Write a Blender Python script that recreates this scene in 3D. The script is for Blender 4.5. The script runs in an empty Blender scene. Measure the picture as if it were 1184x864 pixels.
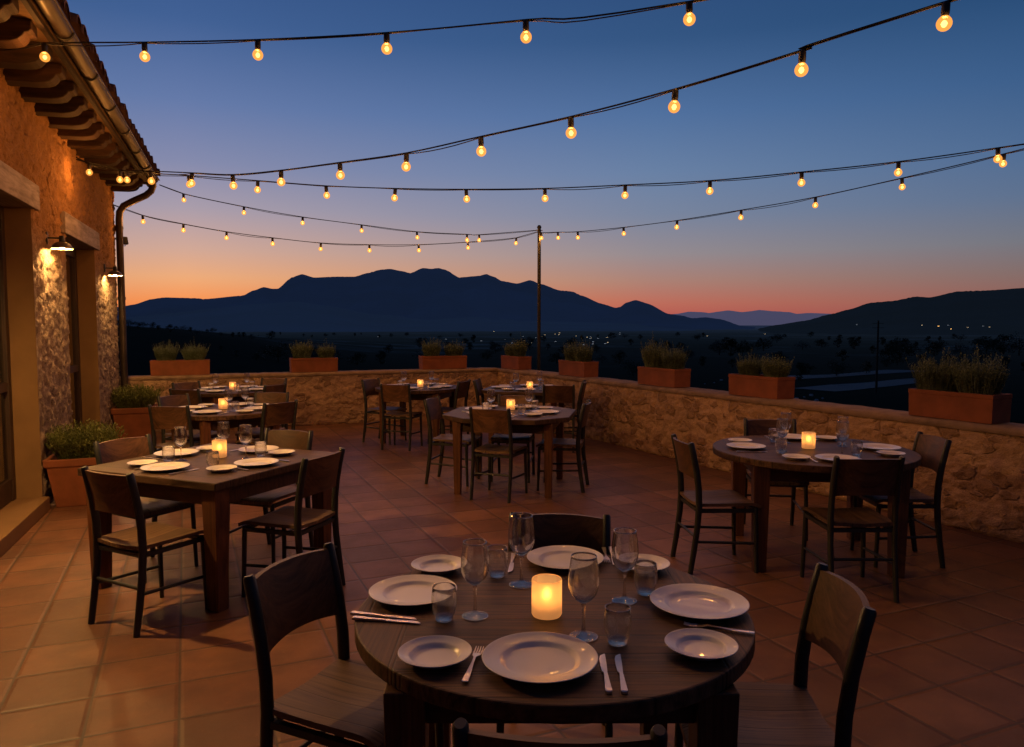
import bpy, math, random
from mathutils import Vector, Matrix, noise as mn
random.seed(7)
R = math.radians
sc = bpy.context.scene
COL = sc.collection

# ------------------------------------------------------------------ camera frame (photo pixels 1184 x 864)
FPX, EYE, CX, CY = 870.0, 1.63, 592.0, 432.0
PITCH = math.atan((432 - 375) / FPX)
YAW = math.atan((592 - 232) / FPX * math.cos(PITCH))
FW = Vector((math.sin(YAW) * math.cos(PITCH), math.cos(YAW) * math.cos(PITCH), -math.sin(PITCH)))
RT = Vector((math.cos(YAW), -math.sin(YAW), 0))
UP = RT.cross(FW)
EYEP = Vector((0, 0, EYE))
def ray(x, y): return FW * FPX + RT * (x - CX) + UP * (CY - y)
def on_vplane(x, y, A, B):
    """point where the sight line of a photo pixel meets the vertical plane through A-B"""
    d = ray(x, y); nx, ny = -(B[1] - A[1]), (B[0] - A[0])
    t = (A[0] * nx + A[1] * ny) / (d.x * nx + d.y * ny)
    return EYEP + d * t
def azel(x, y):
    d = ray(x, y); h = math.hypot(d.x, d.y)
    return math.atan2(d.x, d.y), math.atan2(d.z, h)

cam = bpy.data.cameras.new('camera'); cam_o = bpy.data.objects.new('camera', cam); COL.objects.link(cam_o)
cam.sensor_width = 36; cam.lens = FPX / 1184 * 36; cam.clip_start = 0.05; cam.clip_end = 90000
cam_o.location = EYEP
cam_o.rotation_euler = (math.pi / 2 - PITCH, 0, -YAW)
sc.camera = cam_o
sc.view_settings.view_transform = 'Standard'; sc.view_settings.look = 'None'; sc.view_settings.exposure = 0
cy = sc.cycles
cy.use_denoising = True
try: cy.denoiser = 'OPENIMAGEDENOISE'
except Exception: pass
cy.max_bounces = 14; cy.diffuse_bounces = 3; cy.glossy_bounces = 4; cy.transmission_bounces = 12; cy.transparent_max_bounces = 16
cy.caustics_reflective = False; cy.caustics_refractive = False
cy.sample_clamp_indirect = 12.0; cy.sample_clamp_direct = 0
cy.use_light_tree = True

# ------------------------------------------------------------------ tags
def tag(o, label=None, cat=None, group=None, kind=None):
    if label: o['label'] = label
    if cat: o['category'] = cat
    if group: o['group'] = group
    if kind: o['kind'] = kind
    return o
def empty(name, loc=(0, 0, 0), rz=0.0):
    o = bpy.data.objects.new(name, None); COL.objects.link(o)
    o.location = loc; o.rotation_euler = (0, 0, rz); o.empty_display_size = 0.1
    return o
def copy_tree(o, parent=None, kids=None):
    kids = kids or KIDS()
    c = o.copy(); COL.objects.link(c); c.parent = parent
    for ch in kids.get(o.name, []): copy_tree(ch, c, kids)
    return c
def KIDS():
    k = {}
    for o in bpy.data.objects:
        if o.parent: k.setdefault(o.parent.name, []).append(o)
    return k

# ------------------------------------------------------------------ mesh builder
class MB:
    def __init__(s): s.v = []; s.f = []; s.sm = []; s.mi = []
    def add(s, vs, fs, smooth=False, mi=0):
        b = len(s.v); s.v += [tuple(v) for v in vs]
        for f in fs: s.f.append(tuple(i + b for i in f)); s.sm.append(smooth); s.mi.append(mi)
    def box(s, c, d, rz=0.0, top=1.0, M=None, mi=0):
        x, y, z = d[0] / 2, d[1] / 2, d[2] / 2; vs = []
        for k, t in ((-z, 1.0), (z, top)):
            for a, b in ((-x, -y), (x, -y), (x, y), (-x, y)):
                p = Vector((a * t, b * t, k))
                if M: p = M @ p
                elif rz: p = Matrix.Rotation(rz, 3, 'Z') @ p
                vs.append((p.x + c[0], p.y + c[1], p.z + c[2]))
        s.add(vs, [(3, 2, 1, 0), (4, 5, 6, 7), (0, 1, 5, 4), (1, 2, 6, 5), (2, 3, 7, 6), (3, 0, 4, 7)], mi=mi)
    def tube(s, pts, r, n=8, cap=True, ov=1.0, ref=(0, 0, 1), mi=0):
        pts = [Vector(p) for p in pts]; m = len(pts)
        rs = r if isinstance(r, (list, tuple)) else [r] * m
        vs = []; ref = Vector(ref); a = None
        for i, p in enumerate(pts):
            t = (pts[min(i + 1, m - 1)] - pts[max(i - 1, 0)]).normalized()
            if a is None:
                a = Vector((1, 0, 0)) if abs(t.z) > 0.8 else t.cross(ref)
            a = (a - t * a.dot(t)).normalized(); b = a.cross(t)
            for k in range(n):
                an = 2 * math.pi * (k + .5) / n
                q = p + a * (math.cos(an) * rs[i]) + b * (math.sin(an) * rs[i] * ov)
                vs.append(q)
        fs = [(i * n + k, i * n + (k + 1) % n, (i + 1) * n + (k + 1) % n, (i + 1) * n + k) for i in range(m - 1) for k in range(n)]
        s.add(vs, fs, n > 4, mi)
        if cap:
            s.add(vs[:n], [tuple(range(n))], False, mi); s.add(vs[-n:], [tuple(reversed(range(n)))], False, mi)
    def lathe(s, prof, n=24, c=(0, 0, 0), smooth=True, mi=0):
        vs = []
        for r, z in prof:
            for k in range(n):
                a = 2 * math.pi * k / n; vs.append((c[0] + r * math.cos(a), c[1] + r * math.sin(a), c[2] + z))
        fs = [(i * n + k, i * n + (k + 1) % n, (i + 1) * n + (k + 1) % n, (i + 1) * n + k) for i in range(len(prof) - 1) for k in range(n)]
        s.add(vs, fs, smooth, mi)
    def grid(s, fn, nu, nv, smooth=True, skip=None, mi=0, flip=False):
        vs = [fn(i / nu, j / nv) for j in range(nv + 1) for i in range(nu + 1)]
        fs = []
        for j in range(nv):
            for i in range(nu):
                if skip and skip((i + .5) / nu, (j + .5) / nv): continue
                q = (j * (nu + 1) + i, j * (nu + 1) + i + 1, (j + 1) * (nu + 1) + i + 1, (j + 1) * (nu + 1) + i)
                fs.append(q[::-1] if flip else q)
        s.add(vs, fs, smooth, mi)
    def prism(s, poly, z0, z1, mi=0):
        n = len(poly)
        vs = [(x, y, z0) for x, y in poly] + [(x, y, z1) for x, y in poly]
        fs = [tuple(reversed(range(n))), tuple(range(n, 2 * n))] + [(k, (k + 1) % n, n + (k + 1) % n, n + k) for k in range(n)]
        s.add(vs, fs, mi=mi)
    def build(s, name, mat, parent=None, bevel=0.0, mats=None, loc=None):
        me = bpy.data.meshes.new(name); me.from_pydata(s.v, [], s.f)
        for p, sm, mi in zip(me.polygons, s.sm, s.mi): p.use_smooth = sm; p.material_index = mi
        for m in (mats or [mat]): me.materials.append(m)
        me.update()
        o = bpy.data.objects.new(name, me); COL.objects.link(o)
        if parent: o.parent = parent
        if loc: o.location = loc
        if bevel:
            b = o.modifiers.new('bevel', 'BEVEL'); b.width = bevel; b.segments = 2; b.limit_method = 'ANGLE'; b.angle_limit = R(50)
        return o

# ------------------------------------------------------------------ materials
class NT:
    def __init__(s, name):
        s.m = bpy.data.materials.new(name); s.m.use_nodes = True
        s.t = s.m.node_tree; s.t.nodes.clear()
        s.out = s.t.nodes.new('ShaderNodeOutputMaterial')
    def n(s, typ, ins=None, **props):
        nd = s.t.nodes.new(typ)
        for k, v in props.items(): setattr(nd, k, v)
        for k, v in (ins or {}).items():
            if hasattr(v, 'links') or hasattr(v, 'is_output'): s.t.links.new(v, nd.inputs[k])
            else: nd.inputs[k].default_value = v
        return nd
    def link(s, a, b): s.t.links.new(a, b)
    def math(s, op, a, b=0.0, c=0.0, clamp=False):
        nd = s.n('ShaderNodeMath', {0: a, 1: b, 2: c}, operation=op); nd.use_clamp = clamp
        return nd.outputs[0]
    def mix(s, f, a, b, blend='MIX'):
        nd = s.t.nodes.new('ShaderNodeMix'); nd.data_type = 'RGBA'; nd.blend_type = blend
        for k, v in ((0, f), (6, a), (7, b)):
            if hasattr(v, 'is_output'): s.t.links.new(v, nd.inputs[k])
            else: nd.inputs[k].default_value = v if k == 0 else (tuple(v) + (1,) if len(v) == 3 else v)
        return nd.outputs[2]
    def ramp(s, f, stops, interp='LINEAR'):
        nd = s.t.nodes.new('ShaderNodeValToRGB'); cr = nd.color_ramp; cr.interpolation = interp
        while len(cr.elements) < len(stops): cr.elements.new(0.5)
        for e, (p, c) in zip(cr.elements, stops):
            e.position = p; e.color = (c, c, c, 1) if isinstance(c, (int, float)) else tuple(c) + (1,)
        s.link(f, nd.inputs[0]); return nd.outputs[0]
    def obj(s, scale=(1, 1, 1), loc=(0, 0, 0), rot=(0, 0, 0), src='Object'):
        tc = s.n('ShaderNodeTexCoord')
        return s.n('ShaderNodeMapping', {'Vector': tc.outputs[src], 'Scale': scale, 'Location': loc, 'Rotation': rot}).outputs[0]
    def noise(s, vec, scale, detail=4, rough=0.55, out='Fac', dist=0.0):
        return s.n('ShaderNodeTexNoise', {'Vector': vec, 'Scale': scale, 'Detail': detail, 'Roughness': rough, 'Distortion': dist}).outputs[out]
    def bump(s, h, strength, dist=0.01, normal=None):
        ins = {'Height': h, 'Strength': strength, 'Distance': dist}
        if normal: ins['Normal'] = normal
        return s.n('ShaderNodeBump', ins).outputs[0]
    def bsdf(s, base, rough=0.5, metal=0.0, normal=None, spec=0.5, coat=0.0, **extra):
        ins = {'Base Color': base if hasattr(base, 'is_output') else tuple(base) + (1,), 'Roughness': rough, 'Metallic': metal, 'Specular IOR Level': spec, 'Coat Weight': coat}
        if normal: ins['Normal'] = normal
        ins.update(extra)
        return s.n('ShaderNodeBsdfPrincipled', ins).outputs[0]
    def done(s, sh): s.link(sh, s.out.inputs[0]); return s.m

def lin(r, g, b):
    f = lambda c: (c / 255) / 12.92 if c / 255 <= 0.04045 else ((c / 255 + 0.055) / 1.055) ** 2.4
    return (f(r), f(g), f(b))

def wood(name, dark, light, grain='x', plank=0.0, rough=0.5, seam=0.5, spec=0.4, border=0.0):
    t = NT(name)
    tc = t.n('ShaderNodeTexCoord'); oi = t.n('ShaderNodeObjectInfo')
    off = t.math('MULTIPLY', oi.outputs['Random'], 37.0)
    sep = t.n('ShaderNodeSeparateXYZ', {0: tc.outputs['Object']})
    X, Y, Z = sep.outputs
    along, perp = (X, Y) if grain == 'x' else (Y, X) if grain == 'y' else (Z, X)
    h_extra = None
    if border:                       # inner planks framed by a ring of cross-laid segments
        ax, ay = t.math('ABSOLUTE', X), t.math('ABSOLUTE', Y)
        mx = t.math('MAXIMUM', ax, ay)
        inb = t.math('GREATER_THAN', mx, border)
        side = t.math('MULTIPLY', inb, t.math('GREATER_THAN', ax, ay))
        al = t.n('ShaderNodeMix', {0: side, 2: along, 3: perp}).outputs[0]
        pe = t.n('ShaderNodeMix', {0: side, 2: perp, 3: along}).outputs[0]
        d1 = t.math('ABSOLUTE', t.math('SUBTRACT', mx, border))
        d2 = t.math('MAXIMUM', t.math('ABSOLUTE', t.math('SUBTRACT', ax, ay)), t.math('MULTIPLY', t.math('SUBTRACT', 1.0, inb), 1.0))
        h_extra = t.math('MINIMUM', d1, d2)
        along, perp = al, pe
    pid = t.math('FLOOR', t.math('DIVIDE', t.math('ADD', perp, 10.0), plank or 0.3))
    wn = t.n('ShaderNodeTexWhiteNoise', {'Vector': t.n('ShaderNodeCombineXYZ', {0: pid, 1: off}).outputs[0]}, noise_dimensions='3D')
    v = t.n('ShaderNodeCombineXYZ', {0: t.math('ADD', t.math('MULTIPLY', along, 2.6), t.math('MULTIPLY', wn.outputs[0], 11.0)), 1: t.math('ADD', t.math('MULTIPLY', perp, 62.0), off), 2: t.math('MULTIPLY', Z if grain != 'z' else Y, 14.0)}).outputs[0]
    g1 = t.noise(v, 1.0, 6, 0.62, dist=0.9)
    v2 = t.n('ShaderNodeVectorMath', {0: v, 1: (1.5, 5.0, 2.0)}, operation='MULTIPLY').outputs[0]
    g2 = t.noise(v2, 1.0, 4, 0.7)
    fac = t.math('ADD', t.math('MULTIPLY', g1, 0.7), t.math('MULTIPLY', g2, 0.3))
    col = t.ramp(fac, [(0.38, dark), (0.52, tuple(a * .45 + b * .55 for a, b in zip(dark, light))), (0.64, light)])
    otone = t.math('ADD', 0.78, t.math('MULTIPLY', oi.outputs['Random'], 0.5))
    col = t.mix(1.0, col, t.n('ShaderNodeCombineColor', {0: otone, 1: otone, 2: otone}).outputs[0], 'MULTIPLY')
    tone = t.math('ADD', 0.72, t.math('MULTIPLY', wn.outputs[0], 0.5))
    col = t.mix(1.0, col, t.n('ShaderNodeCombineColor', {0: tone, 1: tone, 2: tone}).outputs[0], 'MULTIPLY')
    big = t.noise(tc.outputs['Object'], 3.1, 3)
    col = t.mix(t.math('MULTIPLY', t.ramp(big, [(0.4, 0.0), (0.7, 1.0)]), 0.35), col, tuple(c * 0.5 for c in dark))
    hgt = t.math('MULTIPLY', g2, 0.5)
    if plank:
        fr = t.math('FRACT', t.math('DIVIDE', t.math('ADD', perp, 10.0), plank))
        e = t.math('MULTIPLY', t.math('MINIMUM', fr, t.math('SUBTRACT', 1.0, fr)), plank)
        if h_extra is not None: e = t.math('MINIMUM', e, h_extra)
        sm = t.ramp(e, [(0.0008, 0.0), (0.003, 1.0)])
        col = t.mix(t.math('MULTIPLY', t.math('SUBTRACT', 1.0, sm), seam), col, (0.006, 0.004, 0.003))
        hgt = t.math('ADD', hgt, sm)
    nrm = t.bump(hgt, 0.35, 0.003)
    rg = t.math('ADD', rough - 0.1, t.math('MULTIPLY', g1, 0.25))
    return t.done(t.bsdf(col, rg, normal=nrm, spec=spec))

def flat(name, base, rough=0.5, metal=0.0, var=0.25, scale=8, bumpy=0.15, spec=0.5, coat=0.0, src='Object'):
    t = NT(name); v = t.obj(src=src)
    n1 = t.noise(v, scale, 5)
    c = t.ramp(n1, [(0.3, tuple(x * (1 - var) for x in base)), (0.7, tuple(min(1, x * (1 + var)) for x in base))])
    n2 = t.noise(v, scale * 9, 3)
    nrm = t.bump(n2, bumpy, 0.004)
    rg = t.math('ADD', rough - 0.08, t.math('MULTIPLY', n1, 0.16))
    return t.done(t.bsdf(c, rg, metal, nrm, spec, coat))

def glass_mat(name, tint=(0.97, 0.98, 0.98), solid=0.85, refl=1.3, gcol=(0.99, 0.99, 0.985)):
    """solid > 0: real refracting glass with closed walls; solid = 0: a thin pane"""
    t = NT(name)
    bf = t.n('ShaderNodeNewGeometry').outputs['Backfacing']
    ior = t.math('SUBTRACT', 1.45, t.math('MULTIPLY', bf, 1.45 - 1 / 1.45))
    fr = t.n('ShaderNodeFresnel', {'IOR': ior})
    tr = t.n('ShaderNodeBsdfTransparent', {'Color': tint + (1,)})
    gl = t.n('ShaderNodeBsdfGlossy', {'Color': (1, 1, 1, 1), 'Roughness': 0.045})
    mx = t.n('ShaderNodeMixShader', {0: t.math('MULTIPLY', t.math('SUBTRACT', fr.outputs[0], 0.03), refl, clamp=True), 1: tr.outputs[0], 2: gl.outputs[0]})
    if solid:
        g = t.n('ShaderNodeBsdfGlass', {'Color': tuple(gcol) + (1,), 'IOR': 1.45, 'Roughness': 0.0})
        mx = t.n('ShaderNodeMixShader', {0: solid, 1: mx.outputs[0], 2: g.outputs[0]})
    return t.done(mx.outputs[0])

def emis(name, colr, strength):
    t = NT(name)
    return t.done(t.n('ShaderNodeEmission', {'Color': tuple(colr) + (1,), 'Strength': strength}).outputs[0])

def tile_mat():
    t = NT('terracotta_tiles'); tc = t.n('ShaderNodeTexCoord')
    v = t.n('ShaderNodeMapping', {'Vector': tc.outputs['Object'], 'Rotation': (0, 0, R(-1.0)), 'Location': (0.065, -0.16, 0)}).outputs[0]
    wob = t.noise(v, 1.3, 2, out='Color')
    sep = t.n('ShaderNodeSeparateXYZ', {0: v})
    ts = 0.35
    u, w = t.math('DIVIDE', sep.outputs[0], ts), t.math('DIVIDE', sep.outputs[1], ts)
    cu, cw = t.math('FLOOR', u), t.math('FLOOR', w)
    wn = t.n('ShaderNodeTexWhiteNoise', {'Vector': t.n('ShaderNodeCombineXYZ', {0: cu, 1: cw}).outputs[0]}, noise_dimensions='3D')
    fu, fw = t.math('FRACT', u), t.math('FRACT', w)
    eu = t.math('MINIMUM', fu, t.math('SUBTRACT', 1.0, fu)); ew = t.math('MINIMUM', fw, t.math('SUBTRACT', 1.0, fw))
    e = t.math('MULTIPLY', t.math('MINIMUM', eu, ew), ts)
    jag = t.math('ADD', t.math('MULTIPLY', t.math('SUBTRACT', t.noise(v, 45, 3), 0.5), 0.004), t.math('MULTIPLY', t.math('SUBTRACT', t.noise(v, 7, 3), 0.5), 0.005))
    e = t.math('ADD', e, jag)
    grout = t.ramp(e, [(0.0036, 0.0), (0.0060, 1.0)])
    pil = t.ramp(e, [(0.003, 0.0), (0.022, 1.0)], 'EASE')
    n1 = t.noise(v, 3.2, 5); n2 = t.noise(v, 26, 5, 0.65); n3 = t.noise(v, 150, 3, 0.6)
    c = t.ramp(t.math('ADD', t.math('MULTIPLY', wn.outputs[0], 0.62), t.math('MULTIPLY', n2, 0.38)),
               [(0.10, (0.115, 0.052, 0.025)), (0.5, (0.178, 0.078, 0.039)), (0.9, (0.250, 0.116, 0.060))])
    c = t.mix(t.math('MULTIPLY', t.ramp(n1, [(0.40, 0.0), (0.62, 1.0)]), 0.60), c, (0.095, 0.046, 0.027))
    c = t.mix(t.math('MULTIPLY', t.ramp(n2, [(0.60, 0.0), (0.80, 1.0)]), 0.30), c, (0.36, 0.21, 0.13))
    c = t.mix(t.math('MULTIPLY', t.ramp(n3, [(0.25, 1.0), (0.36, 0.0)]), 0.5), c, (0.09, 0.04, 0.025))
    gc = t.ramp(n2, [(0.3, (0.030, 0.020, 0.014)), (0.7, (0.085, 0.060, 0.042))])
    c = t.mix(grout, gc, c)
    h = t.math('ADD', t.math('MULTIPLY', pil, 1.0), t.math('ADD', t.math('MULTIPLY', n2, 0.30), t.math('MULTIPLY', n3, 0.10)))
    tilt = t.math('MULTIPLY', t.math('SUBTRACT', wn.outputs[0], 0.5), t.math('ADD', fu, fw))
    h = t.math('ADD', h, t.math('MULTIPLY', tilt, 0.5))
    nrm = t.bump(h, 0.55, 0.006)
    rg = t.math('ADD', 0.24, t.math('ADD', t.math('MULTIPLY', n2, 0.26), t.math('MULTIPLY', n1, 0.20)))
    return t.done(t.bsdf(c, rg, normal=nrm, spec=0.4))

def stone_mat(name, stone_a, stone_b, mortar, scale=4.5, streak=(1, 1, 1), expose=0.5, bump=0.8, pale=None):
    t = NT(name); v0 = t.obj(scale=streak)
    wob = t.noise(v0, 3.0, 3, out='Color')
    v = t.n('ShaderNodeVectorMath', {0: v0, 1: t.n('ShaderNodeVectorMath', {0: wob, 'Scale': 0.22}, operation='SCALE').outputs[0]}, operation='ADD').outputs[0]
    vor = t.n('ShaderNodeTexVoronoi', {'Vector': v, 'Scale': scale}, feature='F1')
    ved = t.n('ShaderNodeTexVoronoi', {'Vector': v, 'Scale': scale}, feature='DISTANCE_TO_EDGE')
    n1 = t.noise(v0, 1.7, 4); n2 = t.noise(v0, 14, 6, 0.65); n3 = t.noise(v0, 70, 4, 0.6)
    edge = t.math('ADD', ved.outputs['Distance'], t.math('MULTIPLY', t.math('SUBTRACT', n2, 0.5), 0.16))
    m = t.ramp(edge, [(0.03, 0.0), (0.12, 1.0)])
    cellr = t.n('ShaderNodeSeparateColor', {0: vor.outputs['Color']}).outputs[0]
    show = t.ramp(t.math('ADD', cellr, t.math('MULTIPLY', t.math('SUBTRACT', n1, 0.5), 0.8)), [(1 - expose - 0.05, 0.0), (1 - expose + 0.1, 1.0)])
    m2 = t.math('MULTIPLY', m, show)
    sc_ = t.ramp(t.math('ADD', t.math('MULTIPLY', cellr, 0.5), t.math('MULTIPLY', n2, 0.5)), [(0.3, stone_a), (0.75, stone_b)])
    mc = t.ramp(t.math('ADD', t.math('MULTIPLY', n2, 0.6), t.math('MULTIPLY', n1, 0.4)), [(0.33, tuple(x * 0.55 for x in mortar)), (0.66, mortar)])
    c = t.mix(m2, mc, sc_)
    c = t.mix(t.math('MULTIPLY', t.ramp(n3, [(0.28, 1.0), (0.42, 0.0)]), 0.6), c, tuple(x * 0.3 for x in stone_a))
    if pale:                         # bare grey limestone low down, ochre render above
        zz = t.n('ShaderNodeSeparateXYZ', {0: t.obj()}).outputs[2]
        low = t.ramp(t.math('ADD', t.math('DIVIDE', zz, 4.0), t.math('MULTIPLY', t.math('SUBTRACT', n1, 0.5), 0.10)), [(0.53, 1.0), (0.63, 0.0)])
        lum = t.n('ShaderNodeRGBToBW', {0: c}).outputs[0]
        pc = t.mix(1.0, t.n('ShaderNodeCombineColor', {0: lum, 1: lum, 2: lum}).outputs[0], pale, 'MULTIPLY')
        c = t.mix(t.math('MULTIPLY', low, 0.85), c, pc)
    h = t.math('ADD', t.math('MULTIPLY', m2, 0.55), t.math('ADD', t.math('MULTIPLY', n2, 0.8), t.math('MULTIPLY', n3, 0.25)))
    nrm = t.bump(h, bump, 0.035)
    return t.done(t.bsdf(c, 0.9, normal=nrm, spec=0.15))

M = {}
M['tile'] = tile_mat()
M['stone'] = stone_mat('rubble_wall_stone', (0.17, 0.102, 0.060), (0.39, 0.25, 0.147), (0.62, 0.405, 0.24), 7.0, (1, 1, 1.45), 0.46, 0.95)
M['facade'] = stone_mat('facade_stone', (0.14, 0.068, 0.027), (0.34, 0.175, 0.070), (0.40, 0.205, 0.080), 5.5, (1, 1, 0.62), 0.45, 1.0, pale=(1.5, 1.18, 0.9))
M['plaster'] = flat('smooth_plaster', (0.235, 0.140, 0.062), 0.85, var=0.12, scale=3, bumpy=0.25, spec=0.2)
M['coping'] = flat('coping_mortar', (0.24, 0.165, 0.105), 0.85, var=0.3, scale=7, bumpy=0.6, spec=0.2)
M['lintel'] = wood('weathered_lintel_timber', (0.28, 0.22, 0.18), (0.62, 0.52, 0.45), 'y', 0.0, 0.8, spec=0.2)
M['beam'] = wood('dark_beam_timber', (0.018, 0.008, 0.004), (0.065, 0.030, 0.014), 'x', 0.0, 0.7, spec=0.2)
M['fascia'] = wood('fascia_timber', (0.02, 0.012, 0.008), (0.06, 0.035, 0.022), 'y', 0.0, 0.7, spec=0.2)
M['soffit'] = wood('soffit_boards', (0.11, 0.062, 0.028), (0.21, 0.125, 0.062), 'x', 0.30, 0.75, seam=0.7, spec=0.2)
M['doorwood'] = wood('door_timber', (0.022, 0.012, 0.007), (0.07, 0.036, 0.018), 'z', 0.0, 0.5)
M['copper'] = flat('aged_copper_gutter', (0.036, 0.023, 0.017), 0.48, 0.45, var=0.4, scale=5, bumpy=0.1)
M['rooftile'] = flat('clay_roof_tile', (0.12, 0.062, 0.042), 0.85, var=0.4, scale=9, bumpy=0.5, spec=0.2)
M['terra'] = flat('terracotta_pot', (0.235, 0.076, 0.031), 0.72, var=0.22, scale=6, bumpy=0.25, spec=0.3)
M['soil'] = flat('potting_soil', (0.02, 0.013, 0.009), 0.95, var=0.5, scale=40, bumpy=1.0, spec=0.1)
M['iron'] = flat('black_iron', (0.020, 0.019, 0.018), 0.5, 0.3, var=0.4, scale=12, bumpy=0.2)
M['steel_frame'] = flat('grey_painted_steel', (0.017, 0.019, 0.019), 0.42, 0.0, var=0.35, scale=10, bumpy=0.12, spec=0.5)
M['chairwood'] = wood('chair_back_wood', (0.045, 0.021, 0.011), (0.145, 0.070, 0.034), 'x', 0.0, 0.45)
M['seatwood'] = wood('chair_seat_wood', (0.065, 0.036, 0.020), (0.215, 0.128, 0.070), 'y', 0.108, 0.5, seam=0.85)
M['tabletop'] = wood('table_top_wood', (0.026, 0.014, 0.008), (0.150, 0.084, 0.048), 'x', 0.118, 0.48, seam=0.95, spec=0.3)
M['tableround'] = wood('round_table_top_wood', (0.018, 0.0090, 0.0050), (0.145, 0.074, 0.038), 'x', 0.118, 0.50, seam=0.95, spec=0.3, border=0.43)
M['tableleg'] = wood('table_leg_wood', (0.055, 0.020, 0.009), (0.17, 0.066, 0.028), 'z', 0.0, 0.45)
M['apron'] = wood('table_apron_wood', (0.035, 0.015, 0.008), (0.11, 0.046, 0.021), 'x', 0.0, 0.5)
M['china'] = flat('white_china', (0.80, 0.775, 0.74), 0.30, var=0.03, scale=4, bumpy=0.0, coat=0.3)
M['cutlery'] = flat('polished_cutlery', (0.66, 0.62, 0.58), 0.30, 1.0, var=0.08, scale=30, bumpy=0.02)
M['glass'] = glass_mat('blown_glass')
M['glass_thick'] = glass_mat('thick_glass', (0.97, 0.96, 0.94), solid=0.5, refl=0.8, gcol=(1.0, 0.94, 0.86))
def rim_mat():
    t = NT('fire_polished_rim')
    tr = t.n('ShaderNodeBsdfTransparent', {'Color': (0.95, 0.95, 0.95, 1)})
    gl = t.n('ShaderNodeBsdfGlossy', {'Color': (1, 0.97, 0.93, 1), 'Roughness': 0.16})
    return t.done(t.n('ShaderNodeMixShader', {0: 0.42, 1: tr.outputs[0], 2: gl.outputs[0]}).outputs[0])
M['rim'] = rim_mat()
M['pane'] = glass_mat('window_pane', (0.5, 0.5, 0.48), solid=0, refl=1.5)
M['shade'] = flat('enamel_lamp_shade', (0.10, 0.075, 0.05), 0.4, 0.4, var=0.3, scale=14, bumpy=0.05)
M['shade_in'] = flat('white_shade_lining', (0.75, 0.68, 0.55), 0.5, 0.0, var=0.05)
M['wax'] = flat('candle_wax', (0.8, 0.72, 0.55), 0.5, var=0.05)
M['lamp_glow'] = emis('lamp_bulb_glow', (1.0, 0.54, 0.17), 1900)
M['lamp_glow_bright'] = emis('lamp_bulb_glow_bright', (1.0, 0.52, 0.16), 9000)
M['flame'] = emis('candle_flame', (1.0, 0.45, 0.10), 36)
M['lit_win'] = emis('far_lit_window', (1.0, 0.72, 0.42), 2.2)
M['cool_win'] = emis('far_cool_window', (0.75, 0.85, 1.0), 0.8)
M['amber_win'] = emis('far_amber_window', (1.0, 0.50, 0.14), 9.0)
M['cable'] = flat('black_rubber_cable', (0.010, 0.009, 0.009), 0.85, var=0.2, bumpy=0.0, spec=0.15)
M['rock'] = flat('pale_boulder', (0.30, 0.31, 0.33), 0.9, var=0.4, scale=2, bumpy=0.8)
M['road'] = flat('distant_asphalt', (0.05, 0.062, 0.075), 0.8, var=0.2, scale=0.05)
M['bark'] = flat('bark', (0.03, 0.022, 0.016), 0.9, var=0.3)
M['housewall'] = flat('pale_house_wall', (0.25, 0.24, 0.23), 0.9, var=0.2)
M['houseroof'] = flat('house_roof', (0.09, 0.05, 0.04), 0.9, var=0.3)

def bulb_globe():
    t = NT('amber_bulb_glass')
    tr = t.n('ShaderNodeBsdfTransparent', {'Color': (1, 0.85, 0.6, 1)})
    em = t.n('ShaderNodeEmission', {'Color': (1.0, 0.37, 0.06, 1), 'Strength': 1.5})
    return t.done(t.n('ShaderNodeMixShader', {0: 0.55, 1: tr.outputs[0], 2: em.outputs[0]}).outputs[0])
M['globe'] = bulb_globe()
def bulb_core():
    t = NT('bulb_filament')
    tr = t.n('ShaderNodeBsdfTransparent', {'Color': (1, 1, 1, 1)})
    em = t.n('ShaderNodeEmission', {'Color': (1.0, 0.60, 0.20, 1), 'Strength': 9.0})
    return t.done(t.n('ShaderNodeMixShader', {0: 0.5, 1: tr.outputs[0], 2: em.outputs[0]}).outputs[0])
M['filament'] = bulb_core()

def frosted():
    t = NT('frosted_candle_glass'); tc = t.n('ShaderNodeTexCoord')
    z = t.n('ShaderNodeSeparateXYZ', {0: tc.outputs['Object']}).outputs[2]
    tl = t.n('ShaderNodeBsdfTranslucent', {'Color': (1.0, 0.68, 0.38, 1)})
    df = t.n('ShaderNodeBsdfDiffuse', {'Color': (0.55, 0.50, 0.42, 1)})
    rf = t.n('ShaderNodeBsdfRefraction', {'Color': (1.0, 0.76, 0.48, 1), 'Roughness': 0.85, 'IOR': 1.35})
    m0 = t.n('ShaderNodeMixShader', {0: 0.30, 1: tl.outputs[0], 2: rf.outputs[0]})
    m1 = t.n('ShaderNodeMixShader', {0: 0.25, 1: m0.outputs[0], 2: df.outputs[0]})
    # scattered candlelight painted onto the glass as emission, strongest around mid-height
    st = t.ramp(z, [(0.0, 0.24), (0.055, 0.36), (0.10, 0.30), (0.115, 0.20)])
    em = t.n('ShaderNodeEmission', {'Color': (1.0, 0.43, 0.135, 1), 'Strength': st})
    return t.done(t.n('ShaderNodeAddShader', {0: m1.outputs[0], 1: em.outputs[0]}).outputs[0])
M['frosted'] = frosted()

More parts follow.
